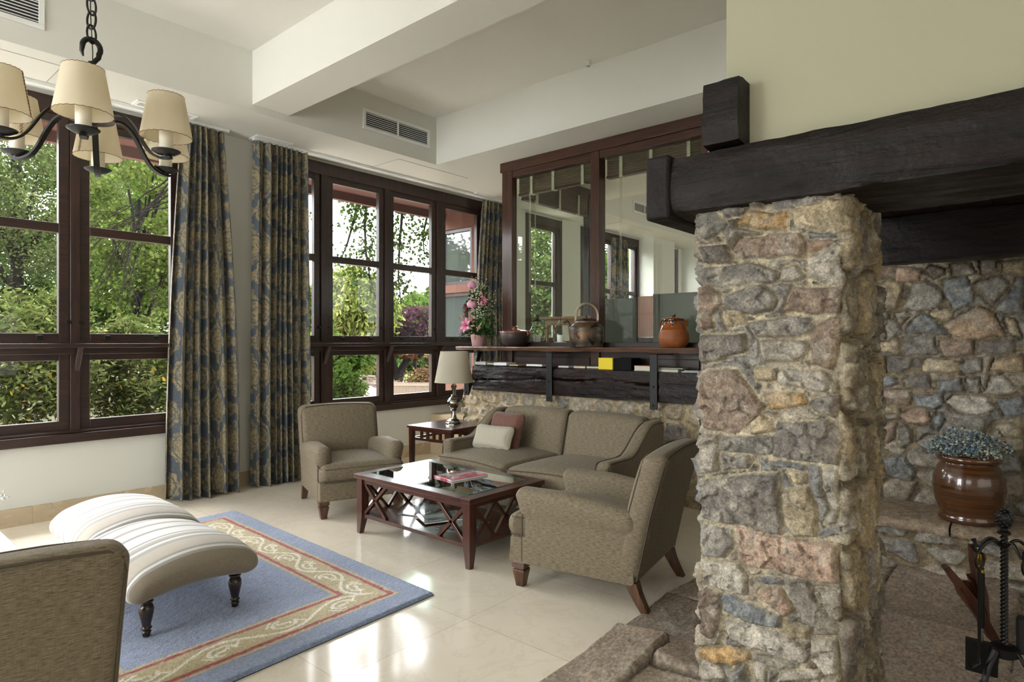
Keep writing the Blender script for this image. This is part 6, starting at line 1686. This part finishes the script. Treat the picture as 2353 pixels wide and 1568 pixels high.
# trees farther to the left, mirrored in the glass of the partition
def far_tree(label, x, y, r, n, ls, mat, seed):
    t = thing('garden_tree', label, 'tree', (x, y, GZ), 0, 'trees beside the house'); p = crown(n, (r, r, 2.6), 170, seed, .16) + np.array([0, 0, 3.0]); leaves_obj('crown', p[p[:, 2] > .1], ls, seed, mat, t)
    MB().tube([(0, 0, 0), (.1, 0, 1.5), (0, .1, 3)], [.2, .15, .1], 8).build('trunk', M_BARK, t)
far_tree('broad green garden tree mirrored in the glazed partition', -6.5, 11.0, 3.2, 22000, .12, L_mid, 81)
far_tree('dark garden tree standing farthest left, mirrored in the glass', -17, 20, 4.5, 24000, .18, L_dark, 82)
far_tree('pale garden tree to the left of the tall pale one', -2.5, 17, 3.0, 22000, .12, L_pale, 83)
# bare branches sweeping across the right half of the left-hand window
t = thing('overhanging_branch', 'dark twiggy branch hanging in front of the lime tree', 'branch', tuple(at(385, 470, 9.6)), 0); o_ = Vector(at(385, 470, 9.6)); rs = random.Random(5)
def twig(m, u, v, a, L, r, depth):
    pts = []; n = 12; st = L / n
    for i in range(n + 1):
        pts.append(Vector(at(u, v, 9.6 + depth)) - o_); u += st * math.cos(a); v += st * math.sin(a); a += rs.uniform(-.22, .22) + .05 * (1.75 - a)
        if r > .006 and i in (3, 5, 7, 9) and rs.random() < .8: twig(m, u, v, a + rs.choice([-.5, .5]), L * .55, r * .5, depth + rs.uniform(-.2, .2))
    m.tube(pts, list(np.linspace(r, r * .25, n + 1)), 5)
m = MB()
for k in range(6): twig(m, 400, 395 + k * 16, 2.3 + k * .14, 190 + 22 * k, .017 - k * .001, rs.uniform(-.3, .3))
for k in range(5): twig(m, 330 - k * 18, 540, 1.6 + rs.uniform(-.3, .5), 150, .009, rs.uniform(-.3, .3))
m.build('twigs', M_BARK, t)
# behind the right-hand window
tree('leafy_tree', 'green tree at the left edge of the right-hand window', 690, 640, 860, 130, 24, 7000, .14, L_mid, 21, clumps=110, depthr=1.2)
tree('willow_tree', 'yellow-green weeping willow outside the right-hand window', 818, 590, 800, 190, 30, 26000, .13, L_wil, 23, clumps=90, hang=.55, spread=.17, depthr=2, aspect=2.4, droop=1.2)
tree('copper_beech', 'purple-leaved tree on the lawn outside the right-hand window', 955, 705, 800, 150, 33, 13000, .13, L_pur, 25, clumps=110, depthr=1.6)
tree('leafy_tree', 'bright green tree behind the purple one', 965, 672, 770, 130, 44, 9000, .20, L_mid, 27, clumps=90)
tree('leafy_tree', 'pale distant tree at the right of the purple one', 1000, 650, 780, 60, 50, 4000, .20, L_pale, 28, clumps=60)
tree('evergreen_tree', 'low dark trees behind the willow', 760, 690, 840, 260, 46, 14000, .24, L_mid, 29, clumps=140, depthr=3)
def hedge(label, u0, u1, d, z0, z1, n, mat, seed, size):
    a = Vector(at(u0, 786, d)); b = Vector(at(u1, 786, d)); rs = np.random.RandomState(seed)
    t = thing('hedge', label, 'hedge', ((a.x + b.x) / 2, (a.y + b.y) / 2, GZ), 0, 'hedges in the garden'); q = (b - a) / 2
    f = rs.uniform(-1, 1, n); p = np.stack([f * q.x + rs.normal(0, .35, n), f * q.y + rs.normal(0, .35, n), rs.uniform(z0, z1, n) - GZ + rs.normal(0, .06, n)], 1)
    leaves_obj('foliage', p, size, seed, mat, t)
hedge('tall green hedge far behind the path', 560, 1150, 41, -.5, 1.0, 15000, L_mid, 31, .20)
hedge('dark clipped hedge edging the lawn', 880, 1060, 38, -.5, .05, 6000, L_dark, 32, .16)
hedge('tall grass clump beside the path', 740, 885, 33, -.55, -.05, 7000, leafmat('leaf_reed', (.12, .20, .05), (.20, .28, .08)), 33, .22)
t = tree('leafy_tree', 'dark-trunked tree standing behind the log railing', 808, 790, 850, 120, 27, 5000, .12, L_mid, 41, clumps=70, branches=4)
t = thing('leaning_tree', 'dark leaning bare-trunked tree at the edge of the lawn', 'tree', tuple(at(918, 872, 30)), 0); o_ = Vector(at(918, 872, 30)); m = MB(); Q = lambda u, v, d=30: Vector(at(u, v, d)) - o_
m.tube([Q(914, 874), Q(925, 845), Q(934, 828), Q(952, 819), Q(975, 812), Q(1000, 808)], [.24, .18, .16, .11, .07, .03], 8); m.tube([Q(930, 835), Q(936, 822), Q(950, 812)], [.10, .07, .04], 6); m.tube([Q(914, 874), Q(905, 830), Q(898, 810)], [.16, .12, .08], 8); m.build('trunk', M_BARK, t)
c = crown(2600, (1.9, .8, .35), 40, 43, .2) + np.array(list(Q(965, 812))); leaves_obj('crown', c, .10, 43, L_red, t)
tree('flowering_shrub', 'reddish twiggy shrub in front of the picket fence', 975, 845, 930, 110, 17, 3000, .05, L_red, 45, trunk=True, clumps=60, cat='shrub', spread=.35, branches=10)
tree('garden_shrub', 'green leafy shrub close to the right-hand window', 790, 820, 960, 90, 10.5, 2400, .05, L_mid, 46, trunk=True, clumps=60, cat='shrub', spread=.3)
tree('garden_shrub', 'small-leaved shrub in the leftmost pane of the right-hand window', 704, 800, 930, 60, 9.5, 1500, .045, L_mid, 47, trunk=True, clumps=50, cat='shrub', spread=.3)
# poplar boughs hanging down in front of the sky
L_pop = leafmat('leaf_poplar', (.05, .09, .02), (.12, .18, .05), .45)
PT = Vector((*at(541, 786, 9.8)[:2], GZ)); pop = thing('poplar_tree', 'poplar tree whose leafy boughs hang against the sky outside the right-hand window', 'tree', tuple(PT), 0)
MB().tube([(0, 0, 0), (.02, 0, 2), (-.02, .03, 4.2), (.05, 0, 6.0)], [.15, .13, .11, .07], 10).build('trunk', M_BARK, pop)
def bough(spine, d, n, seed, spread, lsize=.052):
    rs = random.Random(seed); nr = np.random.RandomState(seed)
    pts = [Vector(at(u, v, d)) - PT for u, v in spine]; top = pts[0]
    lead = [Vector((0, 0, 4.0)), Vector((0, 0, 4.0)).lerp(top, .35) + Vector((0, 0, .9)), Vector((0, 0, 4.0)).lerp(top, .75) + Vector((0, 0, .9)), top]
    m = MB(); m.tube(lead, [.06, .05, .04, .035], 7); m.tube(pts, list(np.linspace(.03, .007, len(pts))), 7); cen = []
    for k in range(n):
        i = rs.randint(0, len(pts) - 2); f = rs.random(); p = pts[i].lerp(pts[i + 1], f)
        a = rs.uniform(-1, 1) * spread; q = p + Vector((math.sin(YAW) * a, -math.cos(YAW) * a, rs.uniform(-.35, .1))) + Vector((rs.uniform(-.2, .2), rs.uniform(-.2, .2), 0))
        m.tube([p, p.lerp(q, .5) + Vector((0, 0, .06)), q], [.005, .003, .002], 4)
        for j in range(rs.randint(9, 17)): cen.append(p.lerp(q, rs.uniform(.5, 1.1)) + Vector([nr.normal(0, .05) for _ in range(3)]))
    b = m.build('bough', M_BARK, pop); leaves_obj('leaves', np.array([list(c) for c in cen]), lsize, seed, L_pop, b, aspect=1.05, droop=.6)
bough([(846, 400), (842, 470), (838, 520), (841, 580), (850, 640), (868, 700)], 9.5, 75, 51, .30)
bough([(838, 400), (815, 500), (798, 560), (780, 605)], 9.6, 12, 52, .14)
bough([(935, 400), (925, 480), (918, 560), (915, 640), (922, 700)], 9.2, 52, 53, .26)
bough([(1010, 400), (985, 480), (972, 540), (975, 590)], 9.4, 36, 54, .24)
bough([(700, 380), (705, 430), (700, 470)], 9.0, 9, 55, .10)
# beyond the next room
tree('leafy_tree', 'pale tree seen through the door behind the glazed partition', 1250, 480, 830, 250, 17, 22000, .065, L_pale, 61, clumps=150, depthr=1.4)
tree('chestnut_tree', 'broad-leaved green tree seen through the glass above the kettle', 1372, 500, 880, 150, 15, 4200, .17, L_mid, 62, clumps=60, depthr=1, aspect=1.6)
tree('leafy_tree', 'yellow-green tree in the windows of the next room', 1510, 520, 850, 300, 21, 30000, .10, L_lime, 63, clumps=160, depthr=1.5)

# fences, bollard and rustic rails
M_OLD = simple('weathered_wood', (.07, .05, .04), .9)
def rail_fence(label, pts, d, name='rustic_fence'):
    o_ = Vector(at(*pts[0][0], d)); t = thing(name, label, 'fence', (o_.x, o_.y, GZ)); o_.z = GZ
    q = lambda u, v, dd=d: Vector(at(u, v, dd)) - o_
    return t, q
t, q = rail_fence('weathered wooden railing with crossed braces by the path', [((735, 920), 0)], 15.0)
zt = .02 - GZ; a, b = q(700, 930), q(813, 889)
P0 = Vector(at(690, 786, 14)) ; P1 = Vector(at(812, 786, 17.5)); o_ = Vector((t.location.x, t.location.y, 0))
P0 -= o_; P1 -= o_; n = 5
for i in range(n + 1):
    p = P0.lerp(P1, i / n); MB().bar((p.x, p.y, 0), (p.x, p.y, .62), .07, .07, up=(1, 0, 0)).build('post', M_OLD, t, smooth=0)
for i in range(n):
    p = P0.lerp(P1, i / n); r = P0.lerp(P1, (i + 1) / n)
    MB().bar((p.x, p.y, .60), (r.x, r.y, .60), .06, .06).build('rail', M_OLD, t, smooth=0); MB().bar((p.x, p.y, .08), (r.x, r.y, .08), .05, .05).build('rail', M_OLD, t, smooth=0)
    mid = p.lerp(r, .5); MB().bar((p.x, p.y, .08), (mid.x, mid.y, .58), .05, .05).build('brace', M_OLD, t, smooth=0); MB().bar((mid.x, mid.y, .58), (r.x, r.y, .08), .05, .05).build('brace', M_OLD, t, smooth=0)
t = thing('picket_fence', 'low wooden picket fence outside the third pane', 'fence', (*at(950, 786, 16)[:2], GZ)); o_ = Vector((t.location.x, t.location.y, 0))
P0 = Vector(at(885, 786, 16.0)) - o_; P1 = Vector(at(1040, 786, 16.0)) - o_
for k in range(46):
    p = P0.lerp(P1, k / 45); MB().bar((p.x, p.y, .05), (p.x, p.y, .86), .022, .03, up=(1, 0, 0)).build('picket', M_PICK if 'fence_pale' in MATS else None or simple('fence_pale', (.14, .11, .08), .9), t, smooth=0); M_PICK = MATS['fence_pale']
for z in (.18, .80): MB().bar((P0.x, P0.y, z), (P1.x, P1.y, z), .04, .05).build('rail', M_PICK, t, smooth=0)
t = thing('log_railing', 'rustic log railing and leaning poles at the far side of the path', 'fence', (*at(835, 786, 26)[:2], GZ)); o_ = Vector((t.location.x, t.location.y, GZ)); q = lambda u, v, dd=26: Vector(at(u, v, dd)) - o_
for pr in (((778, 862), (862, 866)), ((780, 882), (870, 884)), ((812, 862), (868, 892)), ((815, 864), (830, 888)), ((790, 860), (790, 888)), ((808, 858), (808, 888)), ((845, 864), (845, 890)), ((868, 866), (870, 895)), ((792, 884), (806, 862))):
    MB().tube([q(*pr[0]), q(*pr[1])], .05, 7).build('log', M_OLD, t)
for cxp in (847, 862):
    MB().tube([q(cxp + 9 * math.cos(a), 879 + 9 * math.sin(a)) for a in [math.pi * i / 8 + math.pi for i in range(9)]], .04, 6).build('bent_pole', M_OLD, t)
t = thing('far_fence', 'brown lattice fence behind the dark clipped hedge', 'fence', (*at(970, 786, 43)[:2], GZ)); o_ = Vector((t.location.x, t.location.y, GZ)); q = lambda u, v, dd=39.5: Vector(at(u, v, dd)) - o_
for k in range(11): MB().tube([q(900 + k * 12, 836), q(900 + k * 12, 852)], .035, 6).build('post', M_OLD, t)
MB().tube([q(895, 836), q(1030, 836)], .035, 6).build('rail', M_OLD, t)
for k in range(10): MB().tube([q(900 + k * 12, 836), q(912 + k * 12, 850)], .025, 5).build('brace', M_OLD, t)
p = at(703, 786, 15.5); tag(MB().lathe([(.13, GZ), (.13, GZ + .46), (.12, GZ + .48), (0, GZ + .485)], (p.x, p.y, 0), 20).build('bollard', simple('bollard_grey', (.08, .075, .07), .8), smooth=50), 'short round grey bollard on the path in the leftmost pane', 'bollard')
